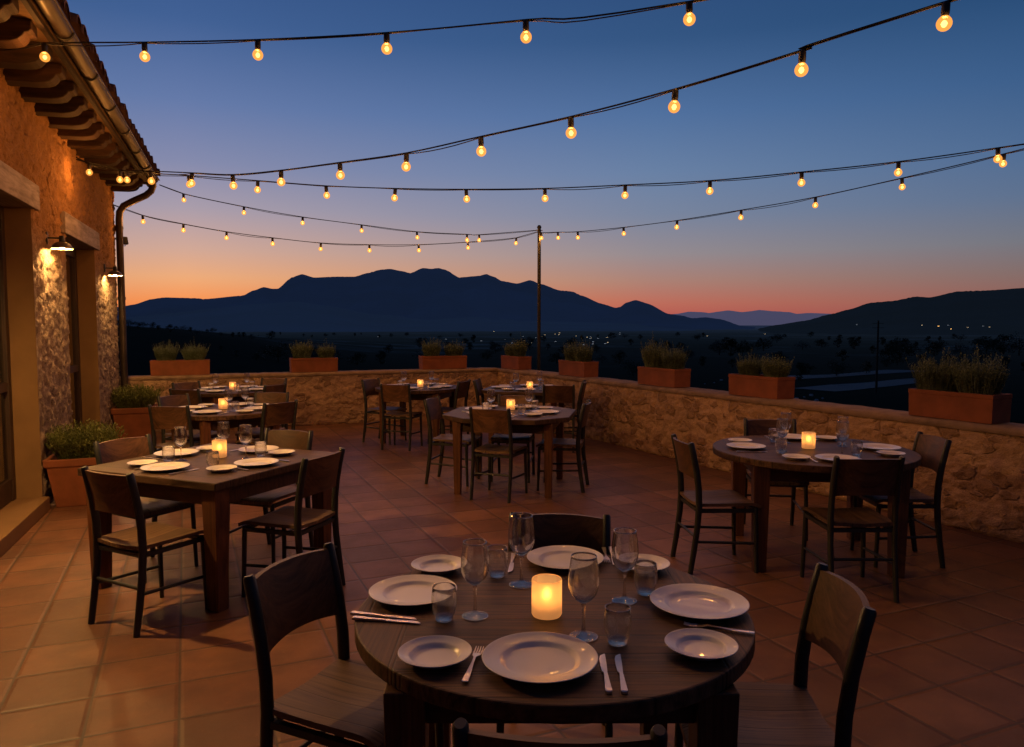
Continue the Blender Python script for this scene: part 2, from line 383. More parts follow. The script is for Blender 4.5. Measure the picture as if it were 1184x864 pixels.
def leaf_mat(name, a, b):
    t = NT(name); v = t.obj()
    oi = t.n('ShaderNodeObjectInfo')
    n1 = t.noise(v, 9, 3)
    c = t.ramp(n1, [(0.35, a), (0.7, b)])
    d = t.n('ShaderNodeBsdfPrincipled', {'Base Color': c, 'Roughness': 0.6, 'Specular IOR Level': 0.25}).outputs[0]
    tl = t.n('ShaderNodeBsdfTranslucent', {'Color': c}).outputs[0]
    return t.done(t.n('ShaderNodeMixShader', {0: 0.25, 1: d, 2: tl}).outputs[0])
M['lavender'] = leaf_mat('lavender_leaf', (0.088, 0.125, 0.064), (0.205, 0.255, 0.145))
M['rosemary'] = leaf_mat('rosemary_leaf', (0.075, 0.095, 0.020), (0.19, 0.20, 0.05))
M['treeleaf'] = leaf_mat('tree_leaf', (0.020, 0.028, 0.016), (0.045, 0.055, 0.032))

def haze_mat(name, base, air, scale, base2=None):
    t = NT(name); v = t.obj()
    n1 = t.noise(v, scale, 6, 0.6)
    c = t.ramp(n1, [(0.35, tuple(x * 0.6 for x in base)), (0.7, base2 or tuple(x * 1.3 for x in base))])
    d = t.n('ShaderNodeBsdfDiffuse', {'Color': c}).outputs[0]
    e = t.n('ShaderNodeEmission', {'Color': tuple(air) + (1,), 'Strength': 1.0}).outputs[0]   # air light of the dusk haze, painted in as even blue emission
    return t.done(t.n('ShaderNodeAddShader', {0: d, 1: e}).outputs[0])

# ------------------------------------------------------------------ world: dusk sky
w = bpy.data.worlds.new('World'); sc.world = w; w.use_nodes = True
wt = w.node_tree; wt.nodes.clear()
class WT(NT):
    def __init__(s, tree): s.t = tree
ww = WT(wt)
wout = wt.nodes.new('ShaderNodeOutputWorld')
tc = ww.n('ShaderNodeTexCoord'); sep = ww.n('ShaderNodeSeparateXYZ', {0: tc.outputs['Generated']})
el = ww.math('MULTIPLY', ww.math('ARCSINE', sep.outputs[2]), 180 / math.pi)
f_el = ww.math('DIVIDE', ww.math('ADD', el, 4.0), 94.0, clamp=True)
SUN_AZ = azel(215, 360)[0]
az = ww.math('ARCTAN2', sep.outputs[0], sep.outputs[1])
daz = ww.math('ABSOLUTE', ww.math('SUBTRACT', az, SUN_AZ))
daz = ww.math('MINIMUM', daz, ww.math('SUBTRACT', 2 * math.pi, daz))
dd = ww.math('MULTIPLY', daz, 180 / math.pi)
def skyramp(st): return ww.ramp(f_el, [((e + 4) / 94, lin(*c)) for e, c in st])
near = skyramp([(-4, (150, 75, 45)), (0.3, (236, 118, 66)), (1.6, (244, 146, 82)), (3.2, (236, 170, 120)), (5.2, (208, 167, 150)), (8, (168, 156, 170)), (11, (132, 138, 172)), (15, (99, 121, 168)), (20, (64, 96, 148)), (25, (48, 80, 132)), (40, (28, 54, 97)), (90, (20, 34, 62))])
mid = skyramp([(-4, (95, 48, 45)), (0.3, (180, 84, 78)), (1.6, (188, 108, 91)), (3.2, (171, 128, 116)), (5.2, (148, 138, 143)), (8, (120, 132, 157)), (11, (104, 128, 164)), (15, (80, 112, 158)), (20, (51, 85, 130)), (25, (42, 74, 121)), (40, (27, 52, 94)), (90, (20, 34, 62))])
far = skyramp([(-4, (60, 50, 52)), (0.3, (130, 80, 78)), (1.6, (118, 90, 86)), (3.2, (108, 98, 100)), (5.2, (98, 107, 120)), (8, (78, 103, 136)), (11, (62, 96, 138)), (15, (46, 84, 128)), (20, (31, 69, 111)), (25, (25, 60, 104)), (40, (20, 42, 78)), (90, (20, 34, 62))])
m1 = ww.mix(ww.math('DIVIDE', dd, 34.0, clamp=True), near, mid)
m2 = ww.mix(ww.math('DIVIDE', ww.math('SUBTRACT', dd, 34.0), 34.0, clamp=True), m1, far)
back = skyramp([(-4, (34, 34, 42)), (0.3, (52, 50, 60)), (3.2, (54, 54, 68)), (8, (44, 54, 78)), (15, (32, 48, 78)), (25, (25, 42, 72)), (40, (22, 38, 67)), (90, (20, 34, 62))])
m2 = ww.mix(ww.math('DIVIDE', ww.math('SUBTRACT', dd, 75.0), 45.0, clamp=True), m2, back)
sky = ww.n('ShaderNodeTexSky', sky_type='NISHITA', sun_disc=False)
sky.sun_elevation = R(0.5); sky.sun_rotation = SUN_AZ; sky.altitude = 300
sk = ww.n('ShaderNodeVectorMath', {0: sky.outputs[0], 'Scale': 0.002}, operation='SCALE').outputs[0]
tot = ww.n('ShaderNodeVectorMath', {0: m2, 1: sk}, operation='ADD').outputs[0]
bg = ww.n('ShaderNodeBackground', {'Color': tot, 'Strength': 1.0})
wt.links.new(bg.outputs[0], wout.inputs[0])
sun = bpy.data.lights.new('sun', 'SUN'); sun.energy = 0.02; sun.angle = R(12); sun.color = (1, 0.55, 0.3)
sun_o = bpy.data.objects.new('sun', sun); COL.objects.link(sun_o)
sd = Vector((math.sin(SUN_AZ) * math.cos(R(2)), math.cos(SUN_AZ) * math.cos(R(2)), math.sin(R(2))))
sun_o.rotation_euler = sd.to_track_quat('Z', 'Y').to_euler()

# ------------------------------------------------------------------ land
def sstep(a, b, x):
    t = max(0, min(1, (x - a) / (b - a))); return t * t * (3 - 2 * t)
AZ_L, AZ_M = azel(120, 380)[0], azel(520, 380)[0]
def ground_h(x, y):
    r = math.hypot(x, y); a = math.atan2(x, y)
    h = -0.9 - 24.1 * max(0.0, min(1.0, (r - 16) / 234.0))
    h += 1.6 * sstep(40, 160, r) * mn.noise(Vector((x / 55, y / 55, 3)))
    if r > 60:
        k = 1 - sstep(AZ_L - 0.02, AZ_M, a) if a > AZ_L - 0.02 else 1 - sstep(0.5, 1.4, AZ_L - a)
        h += k * sstep(110, 420, r) * (1 - sstep(620, 1600, r)) * (26.0 + 2.5 * mn.noise(Vector((x / 80, y / 80, 9))))
    return h
g = MB(); NA, NR = 288, 110
radii = [0.0] + [9 * (45000 / 9) ** (i / (NR - 1)) for i in range(NR)]
vs = [(0, 0, ground_h(0, 0))]
for r in radii[1:]:
    for k in range(NA):
        a = 2 * math.pi * k / NA; x, y = r * math.sin(a), r * math.cos(a); vs.append((x, y, ground_h(x, y)))
fs = [(0, 1 + (k + 1) % NA, 1 + k) for k in range(NA)]
for i in range(NR - 1):
    for k in range(NA):
        a0 = 1 + i * NA + k; a1 = 1 + i * NA + (k + 1) % NA; fs.append((a0, a1, a1 + NA, a0 + NA))
g.add(vs, fs, True)
t = NT('valley_fields'); v = t.obj(scale=(0.006, 0.0105, 0.006), rot=(0, 0, YAW))
vor = t.n('ShaderNodeTexVoronoi', {'Vector': v, 'Scale': 1.0})
cr = t.n('ShaderNodeSeparateColor', {0: vor.outputs['Color']}).outputs[0]
v2 = t.obj(); n1 = t.noise(v2, 0.012, 6, 0.6); n2 = t.noise(v2, 0.12, 5, 0.7)
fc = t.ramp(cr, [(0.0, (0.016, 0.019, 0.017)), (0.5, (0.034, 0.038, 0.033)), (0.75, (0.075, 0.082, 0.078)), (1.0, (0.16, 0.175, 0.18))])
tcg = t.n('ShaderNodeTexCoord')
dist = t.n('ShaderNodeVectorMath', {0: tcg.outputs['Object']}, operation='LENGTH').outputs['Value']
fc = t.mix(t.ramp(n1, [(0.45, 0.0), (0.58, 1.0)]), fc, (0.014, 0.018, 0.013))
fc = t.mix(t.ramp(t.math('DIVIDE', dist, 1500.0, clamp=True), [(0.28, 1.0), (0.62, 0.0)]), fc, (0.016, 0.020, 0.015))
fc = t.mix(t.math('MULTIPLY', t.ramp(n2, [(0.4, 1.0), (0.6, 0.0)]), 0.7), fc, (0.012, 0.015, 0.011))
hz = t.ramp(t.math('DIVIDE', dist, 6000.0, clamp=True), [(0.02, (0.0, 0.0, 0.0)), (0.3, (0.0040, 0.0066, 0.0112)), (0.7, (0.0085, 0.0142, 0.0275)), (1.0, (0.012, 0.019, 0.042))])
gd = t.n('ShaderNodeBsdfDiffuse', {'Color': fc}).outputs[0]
ge = t.n('ShaderNodeEmission', {'Color': hz, 'Strength': 1.0}).outputs[0]  # haze painted into the ground as emission that grows with distance
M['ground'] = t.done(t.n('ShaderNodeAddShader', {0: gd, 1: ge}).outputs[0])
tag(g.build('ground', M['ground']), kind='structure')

def ridge(name, pts, r0, r1, r2, mat, jit, nseg, ncol, foot=-26.0, seed=0.0, spur=0.16, pw=1.35):
    ae = sorted(azel(*p) for p in pts)
    def elev(a):
        for (a0, e0), (a1, e1) in zip(ae, ae[1:]):
            if a0 <= a <= a1:
                tt = (a - a0) / (a1 - a0 + 1e-9); tt = tt * 0.55 + 0.45 * tt * tt * (3 - 2 * tt)
                return e0 + (e1 - e0) * tt
        return ae[0][1] if a < ae[0][0] else ae[-1][1]
    A0, A1 = ae[0][0], ae[-1][0]
    def hh(a, tt):
        top = EYE + r1 * math.tan(elev(a) + jit * (mn.noise(Vector((a * 420, seed, 0))) + 0.6 * mn.noise(Vector((a * 1300, seed, 5)))))
        if tt <= 1:
            p = tt ** pw
            rr = r0 + (r1 - r0) * tt
            g_ = mn.fractal(Vector((a * r1 / 900 + seed, rr / 1500, seed)), 1.0, 2.0, 5)
            return foot + (top - foot) * max(0.0, min(1.0, p + spur * g_ * 4 * tt * (1 - tt)))
        return foot + (top - foot) * (1 - (tt - 1)) ** 1.2
    m = MB()
    def fn(u, vv):
        a = A0 + (A1 - A0) * u; tt = vv * 2
        rr = r0 + (r1 - r0) * tt if tt <= 1 else r1 + (r2 - r1) * (tt - 1)
        return (rr * math.sin(a), rr * math.cos(a), hh(a, tt))
    m.grid(fn, ncol, nseg)
    o = m.build(name, mat); tag(o, kind='structure')
    def surf(a, rr): return hh(a, max(0.0, min(1.0, (rr - r0) / (r1 - r0))))
    return surf
main_pts = [(-900, 372), (-500, 352), (-250, 338), (-80, 346), (40, 362), (138, 355), (156, 352), (175, 346), (190, 344), (229, 345), (234, 346), (280, 342), (293, 336), (305, 332), (315, 334), (321, 334), (337, 321), (349, 317), (363, 321), (390, 320), (410, 320), (424, 316), (440, 312), (451, 311), (467, 314), (474, 316), (489, 310), (498, 311), (507, 310), (515, 312), (531, 321), (554, 319), (562, 317), (571, 320), (580, 325), (598, 328), (613, 324), (624, 328), (648, 336), (661, 337), (673, 342), (695, 351), (712, 356), (717, 355), (724, 350), (735, 347), (749, 351), (773, 363), (788, 365), (800, 368), (816, 367), (832, 369), (858, 377), (892, 381), (930, 386)]
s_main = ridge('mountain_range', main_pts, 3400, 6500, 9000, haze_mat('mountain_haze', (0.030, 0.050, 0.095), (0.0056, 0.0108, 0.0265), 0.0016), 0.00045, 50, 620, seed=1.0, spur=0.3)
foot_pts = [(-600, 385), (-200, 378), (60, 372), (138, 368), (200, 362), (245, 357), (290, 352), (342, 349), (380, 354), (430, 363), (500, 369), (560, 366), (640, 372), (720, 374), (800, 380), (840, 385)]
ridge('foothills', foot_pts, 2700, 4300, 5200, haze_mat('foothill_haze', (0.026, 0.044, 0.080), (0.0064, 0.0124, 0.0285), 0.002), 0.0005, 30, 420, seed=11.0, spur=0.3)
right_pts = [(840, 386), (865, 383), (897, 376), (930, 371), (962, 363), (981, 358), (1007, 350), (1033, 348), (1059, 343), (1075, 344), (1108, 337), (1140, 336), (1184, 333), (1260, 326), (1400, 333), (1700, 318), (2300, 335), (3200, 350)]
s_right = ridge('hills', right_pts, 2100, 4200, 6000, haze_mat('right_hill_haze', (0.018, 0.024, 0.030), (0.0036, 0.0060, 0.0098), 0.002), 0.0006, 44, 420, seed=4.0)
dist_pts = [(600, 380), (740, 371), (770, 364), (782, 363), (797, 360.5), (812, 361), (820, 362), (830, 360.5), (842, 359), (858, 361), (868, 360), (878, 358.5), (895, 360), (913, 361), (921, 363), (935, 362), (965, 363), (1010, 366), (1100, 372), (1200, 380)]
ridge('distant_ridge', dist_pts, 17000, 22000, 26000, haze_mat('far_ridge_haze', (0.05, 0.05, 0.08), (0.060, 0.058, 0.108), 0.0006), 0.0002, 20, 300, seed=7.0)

def land_point(px, py, allow=('g', 'm', 'r')):
    """march a sight line until it meets the land; returns a point standing on it"""
    d = ray(px, py); a = math.atan2(d.x, d.y); h = math.hypot(d.x, d.y); r = 40.0
    while r < 7000:
        z = EYE + d.z / h * r
        x, y = r * math.sin(a), r * math.cos(a)
        s = ground_h(x, y)
        if r > 2100 and px > 850: s = max(s, s_right(a, r))
        if r > 3400 and px < 930: s = max(s, s_main(a, r))
        if z <= s: return Vector((x, y, s))
        r *= 1.01
    return None
# road strips
rd = MB()
for pts, wd in (((( 880, 441), (930, 437), (985, 434), (1040, 430), (1130, 428)), 7.0), (((940, 452), (985, 448), (1010, 446), (1060, 441), (1120, 439)), 9.0)):
    P = [land_point(*p) for p in pts]
    for a, b in zip(P, P[1:]):
        n_ = 6
        for i in range(n_):
            p, q = a.lerp(b, i / n_), a.lerp(b, (i + 1) / n_)
            sdv = Vector((-(q - p).y, (q - p).x, 0)).normalized() * wd
            quad = []
            for c in (p - sdv, q - sdv, q + sdv, p + sdv): quad.append((c.x, c.y, ground_h(c.x, c.y) + 0.35))
            rd.add(quad, [(0, 1, 2, 3)])
tag(rd.build('road', M['road']), kind='structure')

# ------------------------------------------------------------------ trees, houses, boulders, pylon far away
def make_tree(seed, h, wd):
    rnd = random.Random(seed)
    root = empty('tree')
    tr = MB(); tr.tube([(0, 0, -0.5), (0.05, 0, h * 0.25), (0.1, 0.05, h * 0.55), (0.1, 0.1, h * 0.85)], [h * 0.028, h * 0.022, h * 0.014, h * 0.004], 6)
    for k in range(5):
        a = rnd.random() * 6.28; z = h * (0.25 + 0.1 * k)
        tr.tube([(0.05, 0, z), (math.cos(a) * wd * 0.3, math.sin(a) * wd * 0.3, z + h * 0.14)], [h * 0.011, h * 0.004], 5)
    tr.build('trunk', M['bark'], root)
    cr = MB(); cl = []
    for k in range(17):
        a = rnd.random() * 6.28; zz = rnd.random(); rr = wd * 0.5 * math.sin(math.pi * (0.12 + 0.8 * zz)) * rnd.uniform(0.3, 1.0)
        cl.append((math.cos(a) * rr, math.sin(a) * rr, h * (0.10 + 0.80 * zz), wd * rnd.uniform(0.13, 0.25)))
    for cx_, cy_, cz_, cr_ in cl:
        for _ in range(46):
            d = Vector((rnd.gauss(0, 1), rnd.gauss(0, 1), rnd.gauss(0, 0.8)))
            d = d.normalized() * cr_ * rnd.uniform(0.55, 1.05); p = Vector((cx_, cy_, cz_)) + d
            a = Vector((rnd.gauss(0, 1), rnd.gauss(0, 1), rnd.gauss(0, 1))).normalized(); b = a.orthogonal().normalized(); s_ = h * rnd.uniform(0.022, 0.045)
            cr.add([p - a * s_, p + b * s_ * 0.7, p + a * s_, p - b * s_ * 0.7], [(0, 1, 2, 3)])
    cr.build('crown', M['treeleaf'], root)
    return root
protos = [make_tree(s, 8.0, w_) for s, w_ in ((1, 6.5), (2, 8.5), (3, 5.0), (4, 7.5))]
rt = random.Random(21)
tree_px = [(845, 412, 1.5), (832, 410, 1.2), (858, 411, 1.25), (968, 402, 1.1), (985, 402, 1.25), (950, 402, 0.9), (1040, 418, 1.6), (1028, 419, 1.2), (1080, 412, 1.3), (1160, 410, 1.8), (1140, 412, 1.6), (1178, 412, 1.9), (1110, 416, 1.2)]
for x in range(140, 300, 9): tree_px.append((x + rt.uniform(-3, 3), 374 + (x - 140) * 0.078 + rt.uniform(3, 7), rt.uniform(0.55, 1.0)))
for x in range(300, 480, 15): tree_px.append((x + rt.uniform(-6, 6), 387 + rt.uniform(0, 5), rt.uniform(0.5, 0.9)))
for x in range(480, 1184, 12): tree_px.append((x + rt.uniform(-6, 6), 394 + rt.uniform(-5, 16), rt.uniform(0.7, 1.2)))
for x in range(640, 1184, 20): tree_px.append((x + rt.uniform(-9, 9), 424 + rt.uniform(-8, 18), rt.uniform(0.5, 0.9)))
for x in range(250, 640, 26): tree_px.append((x + rt.uniform(-9, 9), 405 + rt.uniform(-4, 18), rt.uniform(0.5, 0.9)))
used = [False] * 4
for i, (px, py, s_) in enumerate(tree_px):
    p = land_point(px, py)
    if p is None: continue
    k = rt.randrange(4)
    o = protos[k] if not used[k] else copy_tree(protos[k]); used[k] = True
    o.location = p; o.rotation_euler.z = rt.random() * 6.28; s_ *= 1.25 if px > 300 else 0.5; p.z -= 1.4 * s_; o.scale = (s_ * rt.uniform(1.1, 1.7),) * 2 + (s_,)
    if i < 3: tag(o, 'dark rounded tree in the big valley clump above the second-right planter', 'tree', 'dark trees of the big valley clump')
    elif px < 300 and py < 390: tag(o, 'small dark tree in the row along the near hill at left', 'tree', 'trees along the near left hill')
    else: tag(o, 'dark tree scattered among the dim valley fields', 'tree', 'trees scattered over the valley')

def make_house(win, nwin=2):
    root = empty('house')
    b = MB(); b.box((0, 0, 2.4), (11, 7, 6.0)); b.build('wall', M['housewall'], root)
    r_ = MB(); r_.add([(-5.9, -4, 5.4), (5.9, -4, 5.4), (5.9, 4, 5.4), (-5.9, 4, 5.4), (-5.9, 0, 7.6), (5.9, 0, 7.6)], [(0, 1, 5, 4), (2, 3, 4, 5), (0, 4, 3), (1, 2, 5), (3, 2, 1, 0)]); r_.build('roof', M['houseroof'], root)
    for k in range(nwin):
        for s_ in (-1, 1):
            m_ = MB(); m_.box((-2.6 + 5.2 * k, s_ * 3.52, 2.7), (1.8, 0.1, 1.7)); m_.build('window', win, root)
    return root
h_lit, h_cool, h_amb = make_house(M['lit_win']), make_house(M['cool_win']), make_house(M['amber_win'])
hp = [(h_amb, 717, 381.5), (h_amb, 740, 381.5), (h_lit, 702, 391), (h_cool, 516, 393), (h_lit, 571, 384), (h_cool, 642, 396), (h_lit, 818, 389), (h_lit, 885, 387), (h_lit, 1066, 377), (h_amb, 1085, 378), (h_amb, 1100, 381), (h_cool, 1096, 377), (h_lit, 1119, 380), (h_cool, 1137, 378), (h_lit, 1144, 379), (h_cool, 991, 376), (h_cool, 437, 390), (h_cool, 170, 376)]
for _ in range(26): hp.append((rt.choice([h_cool, h_cool, h_lit]), rt.uniform(535, 720), rt.uniform(385, 400)))
first = set()
for pr, px, py in hp:
    p = land_point(px, py)
    if p is None: continue
    o = pr if pr.name not in first else copy_tree(pr)
    first.add(pr.name)
    o.location = p; o.rotation_euler.z = -math.atan2(p.x, p.y) + rt.uniform(-0.6, 0.6)
    r_ = math.hypot(p.x, p.y); k = max(0.3, min(0.6, r_ / 5600)); o.scale = (k, k, k)
    if px == 170: tag(o, 'pale house on the near hill beside the stone building', 'house')
    elif py < 382 and px > 980: tag(o, 'tiny house with lit windows at the foot of the right hills', 'house', 'lit houses below the right hills')
    elif 700 < px < 760 and py < 382: tag(o, 'tiny house with amber light at the foot of the mountain range', 'house', 'amber lit houses below the range')
    else: tag(o, 'tiny house with faintly lit windows out in the valley', 'house', 'houses in the valley village')

def make_rock(seed):
    m_ = MB(); n_, k_ = 12, 8
    def fn(u, v_):
        a, b_ = u * 2 * math.pi, (v_ - 0.5) * math.pi
        d = Vector((math.cos(a) * math.cos(b_), math.sin(a) * math.cos(b_), math.sin(b_)))
        q = d * (1 + 0.45 * mn.noise(d * 1.6 + Vector((seed * 3.1, 0, 0))) + 0.2 * mn.noise(d * 4 + Vector((0, seed, 0))))
        return (q.x * 0.8, q.y * 0.7, q.z * 0.5 + 0.2)
    m_.grid(fn, 18, 10, smooth=False)
    return m_.build('boulder', M['rock'])
rocks = [make_rock(s_) for s_ in range(3)]
rpx = [(905, 458), (914, 455), (921, 462), (930, 460), (938, 458), (944, 464), (951, 462), (925, 467), (815, 445), (826, 443), (834, 441), (898, 452), (936, 466)]
for i, (px, py) in enumerate(rpx):
    o = rocks[i] if i < 3 else rocks[i % 3].copy()
    if i >= 3: COL.objects.link(o)
    p = land_point(px, py); o.location = p; o.rotation_euler.z = rt.random() * 6; s_ = rt.uniform(0.5, 1.05); o.scale = (s_, s_, s_)
    tag(o, 'pale boulder in the rubble heap below the right-hand wall', 'boulder', 'boulders beyond the wall')

# tall timber utility pole in the valley
pp = land_point(1013, 455)
if pp is None: pp = Vector((60, 70, -8))
up = empty('utility_pole', pp, -YAW); dpx = (pp - EYEP).dot(FW) / FPX
hgt = 84 * dpx
m_ = MB(); m_.tube([(0, 0, -0.3), (0, 0, hgt)], [hgt * 0.017, hgt * 0.011], 8); m_.build('shaft', M['bark'], up)
for z_ in (0.96, 0.90):
    m_ = MB(); m_.box((0, 0.12, hgt * z_), (hgt * 0.16, 0.12, 0.14)); m_.build('cross_arm', M['bark'], up)
tag(up, 'tall dark utility pole with cross arms rising from the valley', 'utility pole')

# ------------------------------------------------------------------ terrace floor and parapet walls
fl = MB(); fl.prism([(-2.2, -7), (6.3, -7), (5.93, 0), (5.0, 12.72), (-2.2, 12.72)], -0.6, 0.0)
tag(fl.build('terrace_floor', M['tile']), kind='structure')

def rough_face(m, P0, dirv, nrm, L, z0, z1, cell, amp, seed, skip=None, sc_=5.0, w=(.55, .40, .22, .15), zs=1.25):
    """a stone face whose relief is real: stones stand out of the mortar by up to amp"""
    nu, nv = max(2, int(L / cell)), max(2, int((z1 - z0) / cell))
    def fn(u, v_):
        p = P0 + dirv * (u * L); z = z0 + (z1 - z0) * v_
        q = Vector((u * L, z * zs, seed))
        wq = q + Vector((mn.noise(q * 3), mn.noise(q * 3 + Vector((9, 0, 0))), 0)) * 0.09
        d_, _p = mn.voronoi(wq * sc_)
        e = min(0.35, d_[1] - d_[0]) / 0.35
        hgt_ = amp * (w[0] * e ** 0.6 + w[1] * mn.noise(q * 7) + w[2] * mn.noise(q * 19) + w[3] * mn.noise(q * 41))
        edge = min(1.0, min(u, 1 - u) * L / 0.02, min(v_, 1 - v_) * (z1 - z0) / 0.02)
        o_ = p + nrm * (hgt_ * edge)
        return (o_.x, o_.y, z)
    m.grid(fn, nu, nv, smooth=True, skip=skip)

def wall(name, A, B, side, label, zt=0.80, th=0.36):
    A, B = Vector((A[0], A[1], 0)), Vector((B[0], B[1], 0)); d = (B - A); L = d.length; d.normalize(); n_ = Vector((d.y, -d.x, 0)) * side
    root = empty(name, A); C0 = Vector((0, 0, 0))
    m = MB()
    rough_face(m, C0, d, n_, L, 0.0, zt, 0.021, 0.028, 3.3 * side + L, sc_=7.0, w=(.66, .28, .40, .36), zs=1.45)
    out = C0 - n_ * th
    q = [C0, C0 + d * L, out + d * L, out]
    m.add([(p.x, p.y, z) for z in (-1.2, zt - 0.002) for p in q], [(4, 5, 6, 7), (1, 2, 6, 5), (2, 3, 7, 6), (3, 0, 4, 7)])
    m.build('stonework', M['stone'], root)
    c = MB(); nu = int(L / 0.05)
    prof = [(0.022, 0.0), (0.028, 0.02), (0.022, 0.042), (0.0, 0.052), (-th * 0.5, 0.056), (-th, 0.05), (-th - 0.025, 0.03), (-th - 0.02, 0.0)]
    def fn(u, v_):
        o_, z = prof[int(round(v_ * (len(prof) - 1)))]
        s_ = u * L; jit = 0.006 * mn.noise(Vector((s_ * 5, v_ * 4, L))) + 0.004 * mn.noise(Vector((s_ * 17, v_ * 9, L)))
        p = C0 + d * s_ + n_ * (o_ + jit); return (p.x, p.y, zt + z + jit)
    c.grid(fn, nu, len(prof) - 1, smooth=True); c.build('coping', M['coping'], root)
    tag(root, label, 'wall')
    return root
WA, WB = (5.62 + 0.57, 3.5 - 6.5), (4.85, 12.4)
wall('terrace_wall', (-1.12, 12.4), (4.87, 12.4), 1, 'low rubble stone wall closing the terrace at the back, mountains behind')
WA = (5.62 + 8.5 * 0.0865, 3.5 - 8.5)
wall('terrace_wall', (4.85, 12.4), WA, 1, 'long low rubble stone wall running down the right side of the terrace')

# ------------------------------------------------------------------ the stone building
K = 0.047
BROT = -math.atan(K)
bld = empty('stone_building', (-1.40, 6.0, 0), BROT)      # local +y runs along the facade, +x out to the terrace
tag(bld, 'rustic stone building with tiled eaves and copper gutter along the left side', 'building')
S1_, ZT = 6.22, 3.66
S0_ = -9.0
doors = [(-0.75, 1.60, 2.62), (2.93, 4.55, 2.545)]
DEP = 0.19
def in_door(s_, z): return any(a < s_ < b and z < zz for a, b, zz in doors)
fm = MB()
cuts = sorted([S0_, -0.75, 1.60, 2.93, 4.55, S1_])
ex, ey, ez = Vector((1, 0, 0)), Vector((0, 1, 0)), Vector((0, 0, 1))
for (a, b) in zip(cuts, cuts[1:]):
    dz = 0.0
    for da, db, zz in doors:
        if abs(a - da) < 1e-6: dz = zz
    rough_face(fm, Vector((0, a, 0)), ey, ex, b - a, dz, ZT, 0.019 if a > -1 else 0.032, 0.035, a * 1.7, sc_=5.5, w=(.12, .24, .72, .80), zs=0.62)
fm.add([(0, S1_, 0), (-7, S1_, 0), (-7, S1_, 3.6), (0, S1_, 3.6), (-3.5, S1_, 4.9)], [(0, 1, 2, 3), (3, 2, 4)])
fm.add([(-7, S1_, 0), (-7, S0_, 0), (-7, S0_, 3.6), (-7, S1_, 3.6)], [(0, 1, 2, 3)])
fm.add([(0, S0_, 0), (-7, S0_, 0), (-7, S0_, 3.6), (0, S0_, 3.6), (-3.5, S0_, 4.9)], [(3, 2, 1, 0), (4, 2, 3)])
fm.build('wall', M['facade'], bld)
for a, b, zz in doors:
    for half in (0, 1):
      j = MB()
      if half == 0: j.add([(0.004, a, 0.0), (-DEP - .2, a, 0.0), (-DEP - .2, a, zz), (0.004, a, zz)], [(0, 1, 2, 3)])
      else: j.add([(0.004, b, 0.0), (-DEP - .2, b, 0.0), (-DEP - .2, b, zz), (0.004, b, zz)], [(3, 2, 1, 0)])
      j.build('jamb', M['plaster'], bld)
    l = MB(); l.box((-DEP / 2 + 0.012, (a + b) / 2, zz + 0.108), (DEP + 0.06, b - a + 0.32, 0.216)); l.build('lintel', M['lintel'], bld, bevel=0.008)
    st = MB(); st.box((-0.14, (a + b) / 2, 0.06), (0.40, b - a - 0.004, 0.12)); st.build('threshold', M['plaster'], bld, bevel=0.006)
    d_ = MB(); w_ = b - a; x_ = -DEP - 0.03
    for yy in (a + 0.05, b - 0.05, (a + b) / 2 - 0.051, (a + b) / 2 + 0.051): d_.box((x_, yy, zz / 2 + 0.06), (0.06, 0.09, zz - 0.12))
    for k in (0, 1):
        yc = a + w_ * (0.25 + 0.5 * k)
        for z_, hh_ in ((0.22, 0.18), (1.1, 0.08), (zz - 0.06, 0.11)): d_.box((x_ - 0.002, yc, z_), (0.05, w_ / 2 - 0.19, hh_))
    door = d_.build('door', M['doorwood'], bld, bevel=0.004)
    p_ = MB(); p_.box((x_ - 0.005, (a + b) / 2, zz / 2 + 0.06), (0.008, w_ - 0.1, zz - 0.2)); p_.build('pane', M['pane'], door)
    dark = MB(); dark.box((-1.6, (a + b) / 2, zz / 2), (0.04, w_ + 1.5, zz)); dark.build('inner_wall', M['doorwood'], bld)
# dark interior so that the doors do not look through the building
iw = MB(); iw.add([(-1.7, S0_, -0.01), (-1.7, S1_, -0.01), (-1.7, S1_, 3.5), (-1.7, S0_, 3.5)], [(0, 1, 2, 3)]); iw.build('partition', M['doorwood'], bld)
sf = MB(); sf.box((0.185, (S0_ + S1_) / 2, 3.685), (0.57, S1_ - S0_ + 0.36, 0.03)); sf.build('soffit', M['soffit'], bld)
fa = MB(); fa.box((0.452, (S0_ + S1_) / 2 , 3.70), (0.035, S1_ - S0_ + 0.36, 0.13)); fa.build('fascia', M['fascia'], bld)
def corbel_mesh():
    c = MB(); hw = 0.085
    prof = [(-0.02, 3.668), (0.40, 3.668), (0.40, 3.60), (0.385, 3.585), (0.36, 3.58), (0.345, 3.555), (0.32, 3.53), (0.28, 3.515), (0.22, 3.505), (-0.02, 3.50)]
    n_ = len(prof)
    vs = [(x, -hw, z) for x, z in prof] + [(x, hw, z) for x, z in prof]
    c.add(vs, [tuple(range(n_)), tuple(reversed(range(n_, 2 * n_)))] + [(k, n_ + k, n_ + (k + 1) % n_, (k + 1) % n_) for k in range(n_)])
    return c
c0 = None; ys = [0.118 + 0.455 * k for k in range(-8, 14)]
for y_ in ys:
    if c0 is None: c0 = corbel_mesh().build('corbel', M['beam'], bld, bevel=0.008); o = c0
    else: o = c0.copy(); COL.objects.link(o); o.parent = bld
    o.location = (0, y_, 0)
gt = MB(); GX, GZ, GR = 0.535, 3.720, 0.055
def gfn(u, v_):
    a = math.pi * (1 + v_); return (GX + GR * math.cos(a), S0_ + (S1_ + 0.02 - S0_) * u, GZ + GR * math.sin(a))
gt.grid(gfn, 60, 14, smooth=True)
